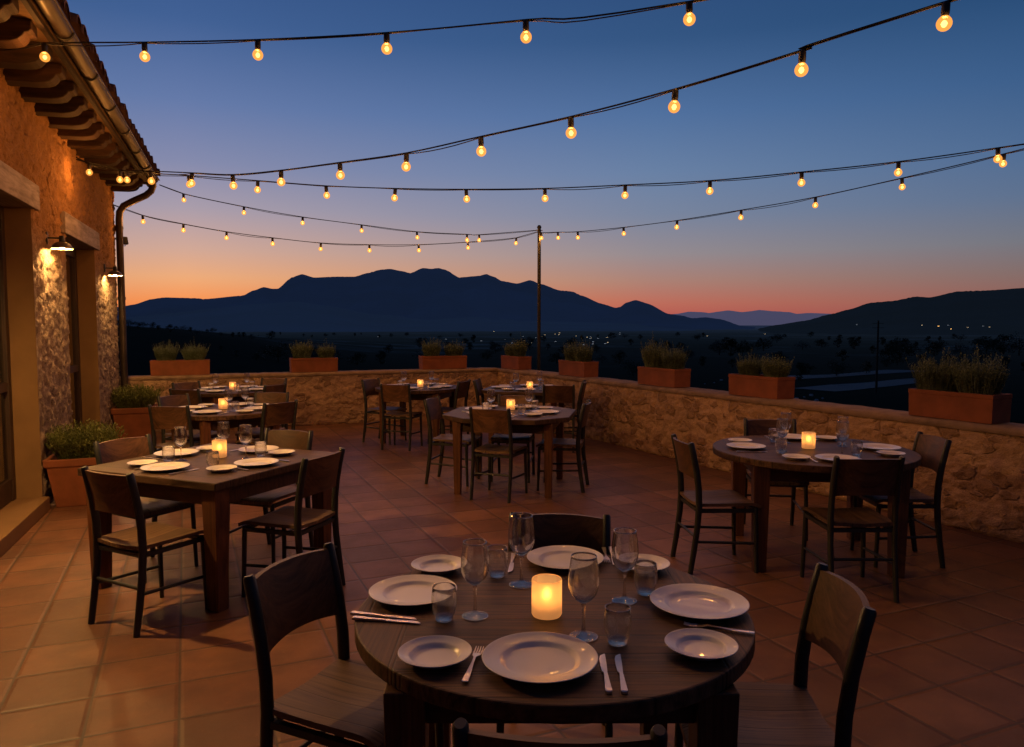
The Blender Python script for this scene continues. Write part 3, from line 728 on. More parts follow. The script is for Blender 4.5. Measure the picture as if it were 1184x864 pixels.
gt.tube([(GX + GR, S0_, GZ), (GX + GR, S1_ + 0.02, GZ)], 0.011, 8); gt.tube([(GX - GR, S0_, GZ), (GX - GR, S1_ + 0.02, GZ)], 0.007, 6)
vs = [(GX, S1_ + 0.02, GZ)] + [(GX + GR * math.cos(math.pi * (1 + k / 12)), S1_ + 0.02, GZ + GR * math.sin(math.pi * (1 + k / 12))) for k in range(13)]
gt.add(vs, [(0, k + 1, k + 2) for k in range(12)])
gut = gt.build('gutter', M['copper'], bld)
for y_ in [0.35 + 0.95 * k for k in range(-4, 7)]:
    b_ = MB(); b_.tube([(GX + (GR + 0.006) * math.cos(math.pi * (1 + k / 10)), y_, GZ + (GR + 0.006) * math.sin(math.pi * (1 + k / 10))) for k in range(11)], 0.009, 6); b_.build('bracket', M['iron'], gut)
dp = MB()
dp.tube([(GX, 6.05, 3.68), (GX, 6.07, 3.60), (GX - 0.03, 6.09, 3.53), (GX - 0.10, 6.11, 3.47), (0.26, 6.13, 3.38), (0.14, 6.14, 3.31), (0.085, 6.15, 3.22), (0.075, 6.15, 3.10), (0.075, 6.15, 1.6), (0.075, 6.15, 0.0)], 0.047, 14)
for z_ in (0.7, 2.0, 3.0): dp.tube([(0.075, 6.15, z_ - 0.02), (0.075, 6.15, z_ + 0.02)], 0.054, 14)
dp.build('downpipe', M['copper'], bld)
rf = MB(); SL = math.tan(R(17))
def rz(x): return 3.765 + (0.62 - x) * SL
rf.add([(0.60, S0_ - .1, rz(.6) - .03), (0.60, S1_ + 0.22, rz(.6) - .03), (-3.5, S1_ + 0.22, rz(-3.5) - .03), (-3.5, S0_ - .1, rz(-3.5) - .03)], [(0, 1, 2, 3)])
rf.add([(-7.6, S0_ - .1, rz(.6) - .03), (-7.6, S1_ + 0.22, rz(.6) - .03), (-3.5, S1_ + 0.22, rz(-3.5) - .03), (-3.5, S0_ - .1, rz(-3.5) - .03)], [(3, 2, 1, 0)])
ny = int((S1_ + 0.2 - (-1.5)) / 0.215)
for k in range(-30, ny + 1):
    y_ = -1.45 + k * 0.215
    if y_ < S0_: continue
    rows = 9 if k > -4 else 3
    for j_ in range(rows):
        x1 = 0.595 - j_ * 0.36; x0 = x1 - 0.42
        jx = random.uniform(-0.02, 0.02); jy = random.uniform(-0.012, 0.012); jz = random.uniform(-0.006, 0.008)
        def tf(u, v_, x0=x0, x1=x1, y_=y_, jx=jx, jy=jy, jz=jz):
            x = x1 + (x0 - x1) * u + jx; a = math.pi * v_; r_ = 0.098 - 0.014 * u
            return (x, y_ + jy + r_ * math.cos(a), rz(x) + 0.030 * (1 - u) + jz + r_ * 0.95 * math.sin(a))
        rf.grid(tf, 1, 8, smooth=True)
        # thickness of the tile's open end
        def te(u, v_, x1=x1, y_=y_, jx=jx, jy=jy, jz=jz):
            a = math.pi * v_; r_ = 0.098 - 0.016 * u; x = x1 + jx
            return (x, y_ + jy + r_ * math.cos(a), rz(x) + 0.030 + jz + r_ * 0.95 * math.sin(a))
        if j_ == 0: rf.grid(te, 1, 8, smooth=False)
rf.build('roof', M['rooftile'], bld)

# wall lamps: barn lamps on short arms
def bw(s_, n_, z):      # facade frame -> world
    p = Matrix.Rotation(BROT, 3, 'Z') @ Vector((n_, s_, 0)); return Vector((p.x - 1.40, p.y + 6.0, z))
def make_lamp():
    root = empty('wall_lamp')
    m = MB(); m.lathe([(0.0, 0.0), (0.045, 0.0), (0.048, 0.012), (0.03, 0.02), (0.0, 0.02)], 16)
    for i, v_ in enumerate(m.v): m.v[i] = (v_[2] + 0.022, v_[0], v_[1] * 1.7)
    m.build('back_plate', M['iron'], root)
    m = MB(); m.tube([(0.03, 0, 0.0), (0.16, 0, 0.0), (0.19, 0, -0.005), (0.195, 0, -0.04)], 0.011, 8)
    m.lathe([(0.0, 0.03), (0.030, 0.03), (0.034, -0.03), (0.036, -0.05), (0.0, -0.05)], 14, (0.195, 0, 0)); m.build('arm', M['iron'], root)
    m = MB(); pr = [(0.034, -0.045), (0.06, -0.052), (0.09, -0.070), (0.112, -0.098), (0.124, -0.128), (0.128, -0.132)]
    m.lathe(pr, 28, (0.195, 0, 0)); sh = m.build('shade', M['shade'], root)
    m = MB(); m.lathe([(r_ - 0.003, z - 0.004) for r_, z in pr], 28, (0.195, 0, 0)); m.build('lining', M['shade_in'], sh)
    m = MB(); m.lathe([(0.0, -0.132), (0.02, -0.130), (0.032, -0.118), (0.036, -0.104), (0.03, -0.085), (0.015, -0.07), (0, -0.066)], 12, (0.195, 0, 0)); m.build('bulb', M['lamp_glow'], root)
    return root
lamp = make_lamp()
for i, (s_, lab) in enumerate(((2.06, 'lit dome wall lamp between the two doorways on the stone facade'), (5.15, 'lit dome wall lamp by the downpipe at the far facade corner'), (-0.80 - 0.25, 'lit dome wall lamp on the facade this side of the near doorway'))):
    o = lamp if i == 0 else copy_tree(lamp)
    o.location = bw(s_, 0.0, 2.42 if i == 0 else 2.36 if i == 1 else 2.42); o.rotation_euler.z = BROT; o.scale = (0.72, 0.72, 0.72)
    if i == 2:
        for ch in o.children:
            if ch.name.startswith('bulb'): ch.data = ch.data.copy(); ch.data.materials[0] = M['lamp_glow_bright']
    tag(o, lab, 'wall lamp', 'dome lamps along the facade')
# small floodlight beyond the corner
fl_ = empty('floodlight', bw(S1_, -0.02, 2.86), BROT)
m = MB(); m.tube([(0.0, 0.0, 0.0), (0.02, 0.07, 0.0), (0.07, 0.10, -0.01)], 0.014, 8); m.build('bracket', M['iron'], fl_)
m = MB(); m.box((0.115, 0.12, -0.02), (0.13, 0.10, 0.11), rz=0.3, top=0.8); m.build('housing', M['iron'], fl_, bevel=0.012)
m = MB(); m.lathe([(0.0, -0.105), (0.03, -0.10), (0.036, -0.075), (0.03, -0.07)], 12, (0.115, 0.12, 0.0)); m.build('lens', M['glass_thick'], fl_)
tag(fl_, 'small dark unlit floodlight sticking out past the downpipe', 'floodlight')

# ------------------------------------------------------------------ potted plants
def make_bush(name, seed, n, hgt, rad, leaf, mat, spike=0.0, lean=0.45, leaves=9):
    rnd = random.Random(seed); m = MB(); st = MB()
    for i in range(n):
        a = rnd.random() * 6.28; q = math.sqrt(rnd.random()); b = Vector((math.cos(a) * rad[0] * q * 0.62, math.sin(a) * rad[1] * q * 0.62, 0))
        ln = lean * (0.25 + q) * rnd.uniform(0.5, 1.2); h = hgt * rnd.uniform(0.6, 1.05) * (1 - 0.28 * q)
        if spike and rnd.random() < 0.30: h *= 1 + spike * rnd.random()
        tip = b + Vector((math.cos(a) * ln * h, math.sin(a) * ln * h * rad[1] / rad[0] ** 1, h))
        pts = [b, b.lerp(tip, 0.5) + Vector((rnd.gauss(0, .006), rnd.gauss(0, .006), h * 0.06)), tip]
        st.tube(pts, [0.0022, 0.0016, 0.0008], 3, cap=False)
        for k in range(leaves):
            f = 0.15 + 0.85 * (k + rnd.random() * .8) / leaves
            p = pts[0].lerp(pts[1], f * 2) if f < .5 else pts[1].lerp(pts[2], min(1, f * 2 - 1))
            aa = rnd.random() * 6.28; d = Vector((math.cos(aa), math.sin(aa), rnd.uniform(0.5, 1.6))).normalized(); sd_ = d.cross(Vector((0, 0, 1))).normalized()
            L = leaf * rnd.uniform(0.6, 1.2); W = leaf * 0.16
            m.add([p, p + d * L * 0.5 + sd_ * W, p + d * L, p + d * L * 0.5 - sd_ * W], [(0, 1, 2, 3)])
    return m, st
def bush(name, *a, **k):
    root = empty(name); m, st = make_bush(name, *a, **k); m.build('foliage', k['mat'], root); st.build('stems', k['mat'], root); return root
B_v = [bush('lavender_plant', s_, 420, 0.31, (0.215, 0.15), 0.026, mat=M['lavender'], spike=0.45, lean=0.30, leaves=13) for s_ in (11, 12, 13, 14, 15)]
def planter(x, y, rzv, z, label, wid=0.84, dpt=0.25, hgt=0.225):
    root = empty('flower_box', (x, y, z), rzv)
    m = MB(); tp = 1.03
    def ring(k, ww_, dd_, z_): return [(-ww_ / 2, -dd_ / 2, z_), (ww_ / 2, -dd_ / 2, z_), (ww_ / 2, dd_ / 2, z_), (-ww_ / 2, dd_ / 2, z_)]
    levels = [(wid * .99, dpt * .98, 0), (wid, dpt, hgt * 0.85), (wid + .006, dpt + .006, hgt * 0.855), (wid + .007, dpt + .007, hgt), (wid - .04, dpt - .04, hgt), (wid - .05, dpt - .05, hgt - .05)]
    vs = []; 
    for w_, d_, z_ in levels: vs += ring(0, w_, d_, z_)
    fs = [(3, 2, 1, 0)] + [(i * 4 + k, i * 4 + (k + 1) % 4, (i + 1) * 4 + (k + 1) % 4, (i + 1) * 4 + k) for i in range(5) for k in range(4)]
    m.add(vs, fs); m.build('trough', M['terra'], root, bevel=0.004)
    m = MB(); m.grid(lambda u, v_: ((u - .5) * (wid - .045), (v_ - .5) * (dpt - .045), hgt - 0.032 + 0.012 * mn.noise(Vector((u * 20, v_ * 8, x)))), 20, 8); m.build('soil', M['soil'], root)
    tag(root, label, 'flower box', 'terracotta flower boxes on the terrace walls')
    return root
ZW = 0.858
def wall_pt(Y): return 4.85 + (12.4 - Y) * 0.0865 + 0.17
RW = math.atan(0.0865)
RWZ = math.pi / 2 + RW
boxes = [
    (-0.30, 12.58, 0.0, 'first from the left on the back wall, next to the building', [(-0.20, 0.84), (0.20, 0.94)], 0.83),
    (1.69, 12.58, 0.0, 'second from the left on the back wall', [(-0.18, .98), (0.20, 0.85)], 0.74),
    (3.89, 12.58, 0.0, 'third from the left, right end of the back wall', [(-0.2, 0.90), (0.2, 0.90)], 0.80),
    (wall_pt(12.05), 12.05, RWZ, 'on the right wall nearest the corner', [(-0.12, 0.95), (0.16, 0.85)], 0.66),
    (wall_pt(10.05), 10.05, RWZ, 'on the right wall, just right of the tall pole', [(-0.14, 0.98), (0.16, 0.98)], 0.72),
    (wall_pt(8.05), 8.05, RWZ, 'third from the right end of the right wall', [(-0.2, 1.0), (0.18, 1.08)], 0.74),
    (wall_pt(6.42), 6.42, RWZ, 'second from the right end of the right wall', [(-0.20, 0.86), (0.17, 0.80)], 0.70),
    (wall_pt(4.28), 4.28, RWZ, 'largest in view at the right end of the right wall', [(-0.165, 1.08), (0.19, 1.02)], 0.70)]
ub = [False] * 5; rb = random.Random(5); nb = 0
for x, y, rzv, lab, plants, wid in boxes:
    planter(x, y, rzv, ZW, 'terracotta flower box ' + lab, wid)
    for j_, (off, s_) in enumerate(plants):
        k = nb % 5; nb += 1
        o = B_v[k] if not ub[k] else copy_tree(B_v[k]); ub[k] = True
        c_, s__ = math.cos(rzv), math.sin(rzv)
        o.location = (x + off * c_, y + off * s__, ZW + 0.185); o.rotation_euler.z = rzv + rb.choice((0, math.pi)) + rb.uniform(-.2, .2); o.scale = (s_ * rb.uniform(.95, 1.08), s_, s_ * rb.uniform(.9, 1.08))
        side = ('left' if j_ == 0 else 'right') if rzv == 0 else ('right' if j_ == 0 else 'left')
        lab2 = {0: 'box beside the building', 1: 'second box of the back wall', 2: 'third box of the back wall', 3: 'corner box of the right wall', 4: 'box right of the tall pole', 5: 'third box from the right end', 6: 'second box from the right end', 7: 'large box at the right end'}[boxes.index((x, y, rzv, lab, plants, wid))]
        tag(o, 'wispy lavender plant growing in the %s half of the %s' % (side, lab2), 'plant', 'lavender in the flower boxes')

def pot(x, y, w0, w1, h, label, rzv=BROT):
    root = empty('flower_pot', (x, y, 0), rzv); m = MB()
    lv = [(w0, 0), (w1 * .965, h * .84), (w1 * 1.03, h * .85), (w1 * 1.05, h), (w1 * .9, h), (w1 * .86, h - .07)]
    vs = []
    for w_, z_ in lv: vs += [(-w_ / 2, -w_ / 2, z_), (w_ / 2, -w_ / 2, z_), (w_ / 2, w_ / 2, z_), (-w_ / 2, w_ / 2, z_)]
    m.add(vs, [(3, 2, 1, 0)] + [(i * 4 + k, i * 4 + (k + 1) % 4, (i + 1) * 4 + (k + 1) % 4, (i + 1) * 4 + k) for i in range(5) for k in range(4)])
    m.build('body', M['terra'], root, bevel=0.012)
    m = MB(); m.grid(lambda u, v_: ((u - .5) * w1 * .875, (v_ - .5) * w1 * .875, h - .05 + .015 * mn.noise(Vector((u * 14, v_ * 14, x)))), 12, 12); m.build('soil', M['soil'], root)
    tag(root, label, 'flower pot', 'square terracotta pots by the facade')
pot(-1.02, 7.84, 0.40, 0.53, 0.44, 'square terracotta pot at the foot of the facade beside the near doorway')
pot(-0.87, 11.55, 0.40, 0.50, 0.50, 'square terracotta pot farther back, by the corner of the back wall')
bp = bush('rosemary_bush', 31, 750, 0.38, (0.30, 0.30), 0.036, mat=M['rosemary'], lean=0.55, leaves=12)
bp.location = (-1.02, 7.84, 0.38); tag(bp, 'bushy green rosemary in the near square pot by the doorway', 'plant', 'bushes in the square pots')
b2 = copy_tree(bp); b2.location = (-0.87, 11.55, 0.44); b2.rotation_euler.z = 2.1; b2.scale = (1.02, 1.02, 1.02); tag(b2, 'bushy green rosemary in the far square pot by the wall corner', 'plant', 'bushes in the square pots')

# ------------------------------------------------------------------ chairs
def make_chair():
    root = empty('chair')
    SW, BW = 0.185, 0.185
    # seat: dished slab of planks
    def top(u, v_):
        x, y = (u - .5) * 0.405, -0.205 + v_ * 0.425
        d = 0.012 * math.exp(-((x / 0.15) ** 2)) * math.exp(-(((y + 0.03) / 0.17) ** 2)) * 1.3
        roll = 0.020 * max(0, (y - 0.15) / 0.07) ** 2
        return (x * (1 - 0.06 * (1 - v_)), y, 0.462 - d - roll + 0.006 * abs(x) / 0.2)
    m = MB(); m.grid(top, 16, 16)
    def bot(u, v_): p = top(u, v_); return (p[0], p[1], p[2] - 0.020)
    m.grid(bot, 16, 16, flip=True)
    for k in range(16):
        for (a, b, c, d) in ((top(k / 16, 0), top((k + 1) / 16, 0), bot((k + 1) / 16, 0), bot(k / 16, 0)), (top((k + 1) / 16, 1), top(k / 16, 1), bot(k / 16, 1), bot((k + 1) / 16, 1)), (top(0, (k + 1) / 16), top(0, k / 16), bot(0, k / 16), bot(0, (k + 1) / 16)), (top(1, k / 16), top(1, (k + 1) / 16), bot(1, (k + 1) / 16), bot(1, k / 16))):
            m.add([d, c, b, a], [(0, 1, 2, 3)])
    m.build('seat', M['seatwood'], root)
    f = MB()
    for s_ in (-1, 1): f.tube([(s_ * SW, -0.19, 0.418), (s_ * SW, 0.185, 0.412)], 0.0165, 4, ref=(0, 0, 1))
    for y_ in (-0.19, 0.185): f.tube([(-SW, y_, 0.416), (SW, y_, 0.416)], 0.0160, 4)
    f.build('seat_frame', M['steel_frame'], root)
    for s_ in (-1, 1):
        l = MB(); l.tube([(s_ * SW, 0.188, 0.43), (s_ * (SW + 0.006), 0.193, 0.2), (s_ * (SW + 0.010), 0.200, 0.0)], [0.0155, 0.0145, 0.0125], 8); l.build('front_leg', M['steel_frame'], root)
    path = [(-0.245, 0.0), (-0.222, 0.15), (-0.200, 0.32), (-0.192, 0.45), (-0.196, 0.56), (-0.212, 0.68), (-0.235, 0.79), (-0.252, 0.858), (-0.254, 0.866)]
    for s_ in (-1, 1):
        l = MB(); l.tube([(s_ * (BW + 0.004), y_, z_) for y_, z_ in path], [0.0145, 0.016, 0.017, 0.018, 0.018, 0.0175, 0.017, 0.0165, 0.012], 10, ov=1.25); l.build('rear_leg', M['steel_frame'], root)
    def back_y(z):
        for (y0, z0), (y1, z1) in zip(path, path[1:]):
            if z0 <= z <= z1: return y0 + (y1 - y0) * (z - z0) / (z1 - z0)
        return path[-1][0]
    def bk(off):
        def fn(u, v_):
            x = (u - .5) * 0.352; q = 1 - (2 * u - 1) ** 2
            zl = 0.625 + 0.012 * q; zt = 0.850 + 0.006 * q; z = zl + (zt - zl) * v_
            return (x, back_y(z) - 0.034 * q + off, z)
        return fn
    m = MB(); F_, B_ = bk(0.009), bk(-0.009); m.grid(F_, 16, 6, flip=True); m.grid(B_, 16, 6)
    for k in range(16):
        for v_ in (0, 1):
            q_ = [F_(k / 16, v_), F_((k + 1) / 16, v_), B_((k + 1) / 16, v_), B_(k / 16, v_)]
            m.add(q_ if v_ else q_[::-1], [(0, 1, 2, 3)])
    for k in range(6):
        for u in (0, 1):
            q_ = [F_(u, k / 6), F_(u, (k + 1) / 6), B_(u, (k + 1) / 6), B_(u, k / 6)]
            m.add(q_ if u == 0 else q_[::-1], [(0, 1, 2, 3)])
    m.build('backrest', M['chairwood'], root)
    for s_ in (-1, 1):
        l = MB(); l.tube([(s_ * (SW + 0.004), -0.213, 0.215), (s_ * (SW + 0.006), 0.193, 0.195)], 0.0095, 8); l.build('stretcher', M['steel_frame'], root)
    l = MB(); l.tube([(-SW - 0.003, -0.210, 0.245), (SW + 0.003, -0.210, 0.245)], 0.0095, 8); l.build('stretcher', M['steel_frame'], root)
    return root
chair0 = make_chair(); chair_used = [False]; rch = random.Random(3); CK = KIDS()
def chair(bx, by, fx, fy, label, group):
    n_ = math.hypot(fx, fy); fx, fy = fx / n_, fy / n_
    o = copy_tree(chair0, None, CK) if chair_used[0] else chair0; chair_used[0] = True
    o.location = (bx + fx * 0.25, by + fy * 0.25, 0.0); o.rotation_euler.z = math.atan2(-fx, fy)
    tag(o, label, 'chair', group)
G1 = 'chairs around the round foreground table'
chair(0.257, 2.506, .68, -.73, 'wooden chair with metal posts at the left of the round foreground table', G1)
chair(1.73, 1.634, -.89, .45, 'wooden chair with metal posts at the right of the round foreground table', G1)
chair(1.323, 2.70, -.47, -.88, 'wooden chair facing the camera behind the round foreground table', G1)
chair(0.613, 1.25, .44, .90, 'chair nearest the camera, only its back top showing below the foreground table', G1)
G2 = 'chairs around the square left table'
chair(-.475, 4.43, .77, .64, 'wooden chair at the near left side of the square table, back to camera', G2)
chair(.66, 4.53, -.74, .68, 'wooden chair at the near right side of the square table', G2)
chair(-.504, 5.65, .64, -.77, 'wooden chair at the far left side of the square table, beside the pot', G2)
chair(.576, 5.65, -.68, -.73, 'lit wooden chair at the far right side of the square table', G2)
G3 = 'chairs around the round table behind the square one'
chair(-.30, 7.78, .48, .88, 'chair with lit backrest at near left of the round table behind the square one', G3)
chair(-.297, 8.92, .69, -.72, 'dark chair at far left of the round table behind the square one', G3)
chair(.715, 7.74, -.54, .84, 'dark chair at near right of the round table behind the square one', G3)
chair(.727, 8.90, -.5, -.86, 'lit chair at far right of the round table behind the square one', G3)
G4 = 'chairs around the farthest left table'
chair(-.2, 10.87, .55, -.80, 'dark chair at far left of the farthest left table', G4)
chair(-.20, 9.72, .58, .81, 'lit chair at near left of the farthest left table', G4)
chair(.865, 10.05, -.7, .7, 'dark chair at near right of the farthest left table', G4)
chair(.95, 11.2, -.6, -.8, 'chair at far right of the farthest left table, close to the back wall', G4)
G5 = 'chairs around the middle table by the back wall'
chair(2.287, 9.48, .58, .81, 'front chair of the middle back wall table, back to camera', G5)
chair(2.18, 10.48, .675, -.74, 'chair at far left of the middle back wall table, against the wall', G5)
chair(3.30, 9.70, -.75, .66, 'chair at right of the middle back wall table', G5)
G6 = 'chairs around the clipped-corner table'
chair(2.42, 6.40, .69, .72, 'front chair of the clipped-corner table, back to camera', G6)
chair(2.20, 7.52, .80, -.60, 'chair at left of the clipped-corner table', G6)
chair(3.50, 6.55, -.82, .57, 'chair at right of the clipped-corner table', G6)
chair(3.15, 7.50, -.52, -.86, 'chair behind the clipped-corner table, pushed under it', G6)
G7 = 'chairs around the corner table'
chair(4.17, 8.55, .45, .89, 'front chair of the corner table under the tall pole', G7)
chair(4.74, 8.95, -.85, .52, 'dark turned chair at right of the corner table by the right wall', G7)
chair(3.52, 9.80, .87, -.50, 'chair at left of the corner table', G7)
G8 = 'chairs around the round table by the right wall'
chair(2.965, 4.19, .95, -.30, 'chair at left of the round table by the right wall', G8)
chair(3.56, 3.2, .38, .92, 'chair at the near side of the round table by the right wall', G8)
chair(4.64, 3.64, -.91, .42, 'chair at right of the round table by the right wall', G8)
chair(4.24, 4.80, -.50, -.86, 'chair between the round right table and the stone wall', G8)

# ------------------------------------------------------------------ tables
TH = 0.752
def table(x, y, rzv, shape, half, leg_off, label, group=None, legs_t=0.085):
    root = empty('table', (x, y, 0), rzv); th = 0.046
    m = MB()
    if shape == 'square': poly = [(-half, -half), (half, -half), (half, half), (-half, half)]
    elif shape == 'clip':
        c = half * 0.46; poly = [(-half + c, -half), (half - c, -half), (half, -half + c), (half, half - c), (half - c, half), (-half + c, half), (-half, half - c), (-half, -half + c)]
    else: poly = [(half * math.cos(2 * math.pi * k / 72), half * math.sin(2 * math.pi * k / 72)) for k in range(72)]
    m.prism(poly, TH - th, TH)
    m.build('tabletop', M['tableround'] if shape == 'round' else M['tabletop'], root, bevel=0.006)
    a = MB(); L = leg_off
    for s_ in (-1, 1):
        a.box((0, s_ * L, TH - th - 0.052), (2 * L - 0.09, 0.024, 0.10)); a.box((s_ * L, 0, TH - th - 0.054), (0.024, 2 * L - 0.09, 0.10))
    a.build('apron', M['apron'], root, bevel=0.002)
    for sx in (-1, 1):
        for sy in (-1, 1):
            l = MB(); hgt = TH - th - 0.001
            l.box((sx * L, sy * L, hgt / 2), (legs_t * 0.72, legs_t * 0.72, hgt), top=1.33); l.build('leg', M['tableleg'], root, bevel=0.004)
    tag(root, label, 'table', group)
CAMR = -YAW
T = {
 1: (0.985, 2.06, CAMR, 'round', 0.600, 0.395),
 2: (0.065, 5.20, R(-46), 'square', 0.555, 0.475),
 3: (0.21, 8.28, CAMR + R(45), 'round', 0.58, 0.36),
 4: (0.37, 10.72, CAMR + R(42), 'round', 0.58, 0.36),
 5: (2.80, 10.22, R(-35), 'round', 0.60, 0.38),
 6: (2.86, 6.95, R(-33), 'clip', 0.62, 0.44),
 7: (4.12, 9.42, R(-33), 'clip', 0.58, 0.42),
 8: (3.97, 4.06, R(-30), 'round', 0.68, 0.43)}
TL = {1: 'large round wooden table in the foreground, plank top framed by a ring', 2: 'square wooden table at left with a corner pointing at the camera', 3: 'round wooden table right behind the square left one', 4: 'farthest wooden table at left, close to the back wall', 5: 'wooden table by the middle of the back wall', 6: 'wooden table with clipped corners in the middle of the terrace', 7: 'wooden table tucked into the corner under the tall pole', 8: 'round wooden table next to the right-hand stone wall'}
for k, (x, y, rzv, sh, hf, lo) in T.items(): table(x, y, rzv, sh, hf, lo, TL[k], legs_t=0.112 if k in (1, 2, 8) else 0.085)

# ------------------------------------------------------------------ tableware
def plate_mesh(rad):
    m = MB(); r_ = rad
    prof = [(0.0, 0.0052), (r_ * .40, 0.0052), (r_ * .585, 0.0056), (r_ * .625, 0.0072), (r_ * .665, 0.0125), (r_ * .70, 0.0150), (r_ * .74, 0.0160), (r_ * .95, 0.0205), (r_ * .975, 0.0222), (r_ * .99, 0.0226), (r_, 0.0215), (r_ * .99, 0.0205), (r_ * .80, 0.013), (r_ * .66, 0.004), (r_ * .60, 0.0), (r_ * .55, 0.0), (r_ * .53, 0.002), (0.0, 0.002)]
    m.lathe(prof, 56); return m
def ring(m, r_, z, t_, n_=40, mi=1):
    m.lathe([(r_ + t_ * math.cos(a), z + t_ * math.sin(a)) for a in [R(45 * k) for k in range(9)]], n_, mi=mi)
def wine_mesh():
    m = MB()
    outer = [(0.0, 0.0905), (0.006, 0.0915), (0.014, 0.0955), (0.025, 0.1045), (0.0345, 0.118), (0.0395, 0.134), (0.0410, 0.150), (0.0400, 0.170), (0.0370, 0.193), (0.0342, 0.212), (0.0336, 0.2165)]
    inner = [(0.0326, 0.2165), (0.0330, 0.212), (0.0357, 0.193), (0.0387, 0.170), (0.0397, 0.150), (0.0381, 0.135), (0.0328, 0.1195), (0.0232, 0.1075), (0.012, 0.0995), (0.005, 0.0965), (0.0, 0.096)]
    m.lathe(outer + inner, 40); ring(m, 0.0332, 0.2168, 0.0011); b = m
    s_ = MB(); s_.lathe([(0.0, 0.0), (0.034, 0.0), (0.0368, 0.0010), (0.0362, 0.0024), (0.024, 0.0046), (0.011, 0.0095), (0.0056, 0.018), (0.0042, 0.035), (0.0040, 0.065), (0.0050, 0.080), (0.0072, 0.0895), (0.0, 0.0902)], 32)
    ring(s_, 0.0366, 0.0016, 0.0010)
    return b, s_
def tumbler_mesh():
    m = MB(); m.lathe([(0.0265, 0.0125), (0.031, 0.020), (0.0365, 0.040), (0.0385, 0.060), (0.0370, 0.085), (0.0350, 0.100), (0.0344, 0.101), (0.0337, 0.100), (0.0356, 0.085), (0.0371, 0.060), (0.0351, 0.041), (0.0296, 0.022), (0.0255, 0.0135)], 40)
    m.lathe([(0.0255, 0.0135), (0.012, 0.0122), (0.0, 0.0120)], 40); ring(m, 0.0344, 0.1012, 0.0012)
    s_ = MB(); s_.lathe([(0.0, 0.0), (0.024, 0.0), (0.0268, 0.003), (0.0272, 0.0085), (0.0258, 0.0118), (0.0, 0.0116)], 40)
    return m, s_
def fork_mesh():
    m = MB(); stn = [(-0.098, .0075, .004), (-0.094, .0085, .004), (-0.04, .0058, .0045), (0.0, .0032, .0075), (0.030, .0032, .009), (0.045, .0095, .0065), (0.060, .0118, .005)]
    for z0, fl_ in ((0.0022, False), (0.0, True)):
        vs = []; 
        for y_, w_, z_ in stn: vs += [(-w_, y_, z_ + z0), (w_, y_, z_ + z0)]
        fs = [(2 * i, 2 * i + 1, 2 * i + 3, 2 * i + 2) for i in range(len(stn) - 1)]
        m.add(vs, [f[::-1] for f in fs] if fl_ else fs, True)
    for i in range(len(stn) - 1):
        for s_ in (-1, 1):
            (y0, w0, z0), (y1, w1, z1) = stn[i], stn[i + 1]
            q = [(s_ * w0, y0, z0), (s_ * w1, y1, z1), (s_ * w1, y1, z1 + .0022), (s_ * w0, y0, z0 + .0022)]
            m.add(q if s_ > 0 else q[::-1], [(0, 1, 2, 3)])
    for k in range(4):
        x = -0.0098 + 0.00655 * k
        m.tube([(x, 0.060, .0062), (x, 0.078, .0052), (x, 0.098, .0085)], [.0022, .002, .0011], 6)
    return m
def knife_mesh():
    m = MB()
    def slab(stn):
        vs = []
        for y_, xl, xr, z0, z1 in stn: vs += [(xl, y_, z0), (xr, y_, z0), (xr, y_, z1), (xl, y_, z1)]
        fs = [(0, 1, 2, 3)[::1], tuple(4 * (len(stn) - 1) + k for k in (3, 2, 1, 0))] + [(i * 4 + (k + 1) % 4, i * 4 + k, (i + 1) * 4 + k, (i + 1) * 4 + (k + 1) % 4) for i in range(len(stn) - 1) for k in range(4)]
        m.add(vs, fs)
    slab([(-0.108, -.005, .005, .001, .006), (-0.104, -.0085, .0085, 0, .008), (-0.085, -.0075, .0075, 0, .0078), (-0.04, -.0055, .0055, 0, .007), (-0.005, -.0042, .0042, .001, .006)])
    slab([(-0.006, -.004, .004, .002, .005), (0.004, -.009, .005, .0025, .0045), (0.04, -.0105, .006, .0028, .0042), (0.075, -.0105, .0062, .0028, .0042), (0.093, -.007, .0062, .003, .004), (0.104, .0035, .0062, .003, .004)])
    return m
ware = {}
def proto(name, fn):
    if name not in ware: ware[name] = [fn(), False]
    rec = ware[name]
    if not rec[1]: rec[1] = True; return rec[0]
    return copy_tree(rec[0], None, WK)
WK = None
def mk_plate(r_): return plate_mesh(r_).build('dinner_plate' if r_ > .12 else 'side_plate', M['china'])
def mk_wine():
    root = empty('wine_glass'); b, s_ = wine_mesh(); b.build('bowl', None, root, mats=[M['glass'], M['rim']]); s_.build('stem', None, root, mats=[M['glass_thick'], M['rim']]); return root
def mk_tumb():
    root = empty('tumbler'); b, s_ = tumbler_mesh(); b.build('wall', None, root, mats=[M['glass'], M['rim']]); s_.build('base', M['glass_thick'], root); return root
protos_w = {'dinner_plate': mk_plate(0.142), 'side_plate': mk_plate(0.088), 'wine_glass': mk_wine(), 'tumbler': mk_tumb(), 'fork': fork_mesh().build('fork', M['cutlery']), 'knife': knife_mesh().build('knife', M['cutlery'])}
used_w = {k: False for k in protos_w}; WK = KIDS()
CATS = {'dinner_plate': 'plate', 'side_plate': 'plate', 'wine_glass': 'wine glass', 'tumbler': 'glass', 'fork': 'fork', 'knife': 'knife'}
NICE = {'dinner_plate': 'white dinner plate', 'side_plate': 'small side plate', 'wine_glass': 'empty wine glass', 'tumbler': 'stemless tumbler', 'fork': 'silver fork', 'knife': 'silver table knife'}
rw = random.Random(9)
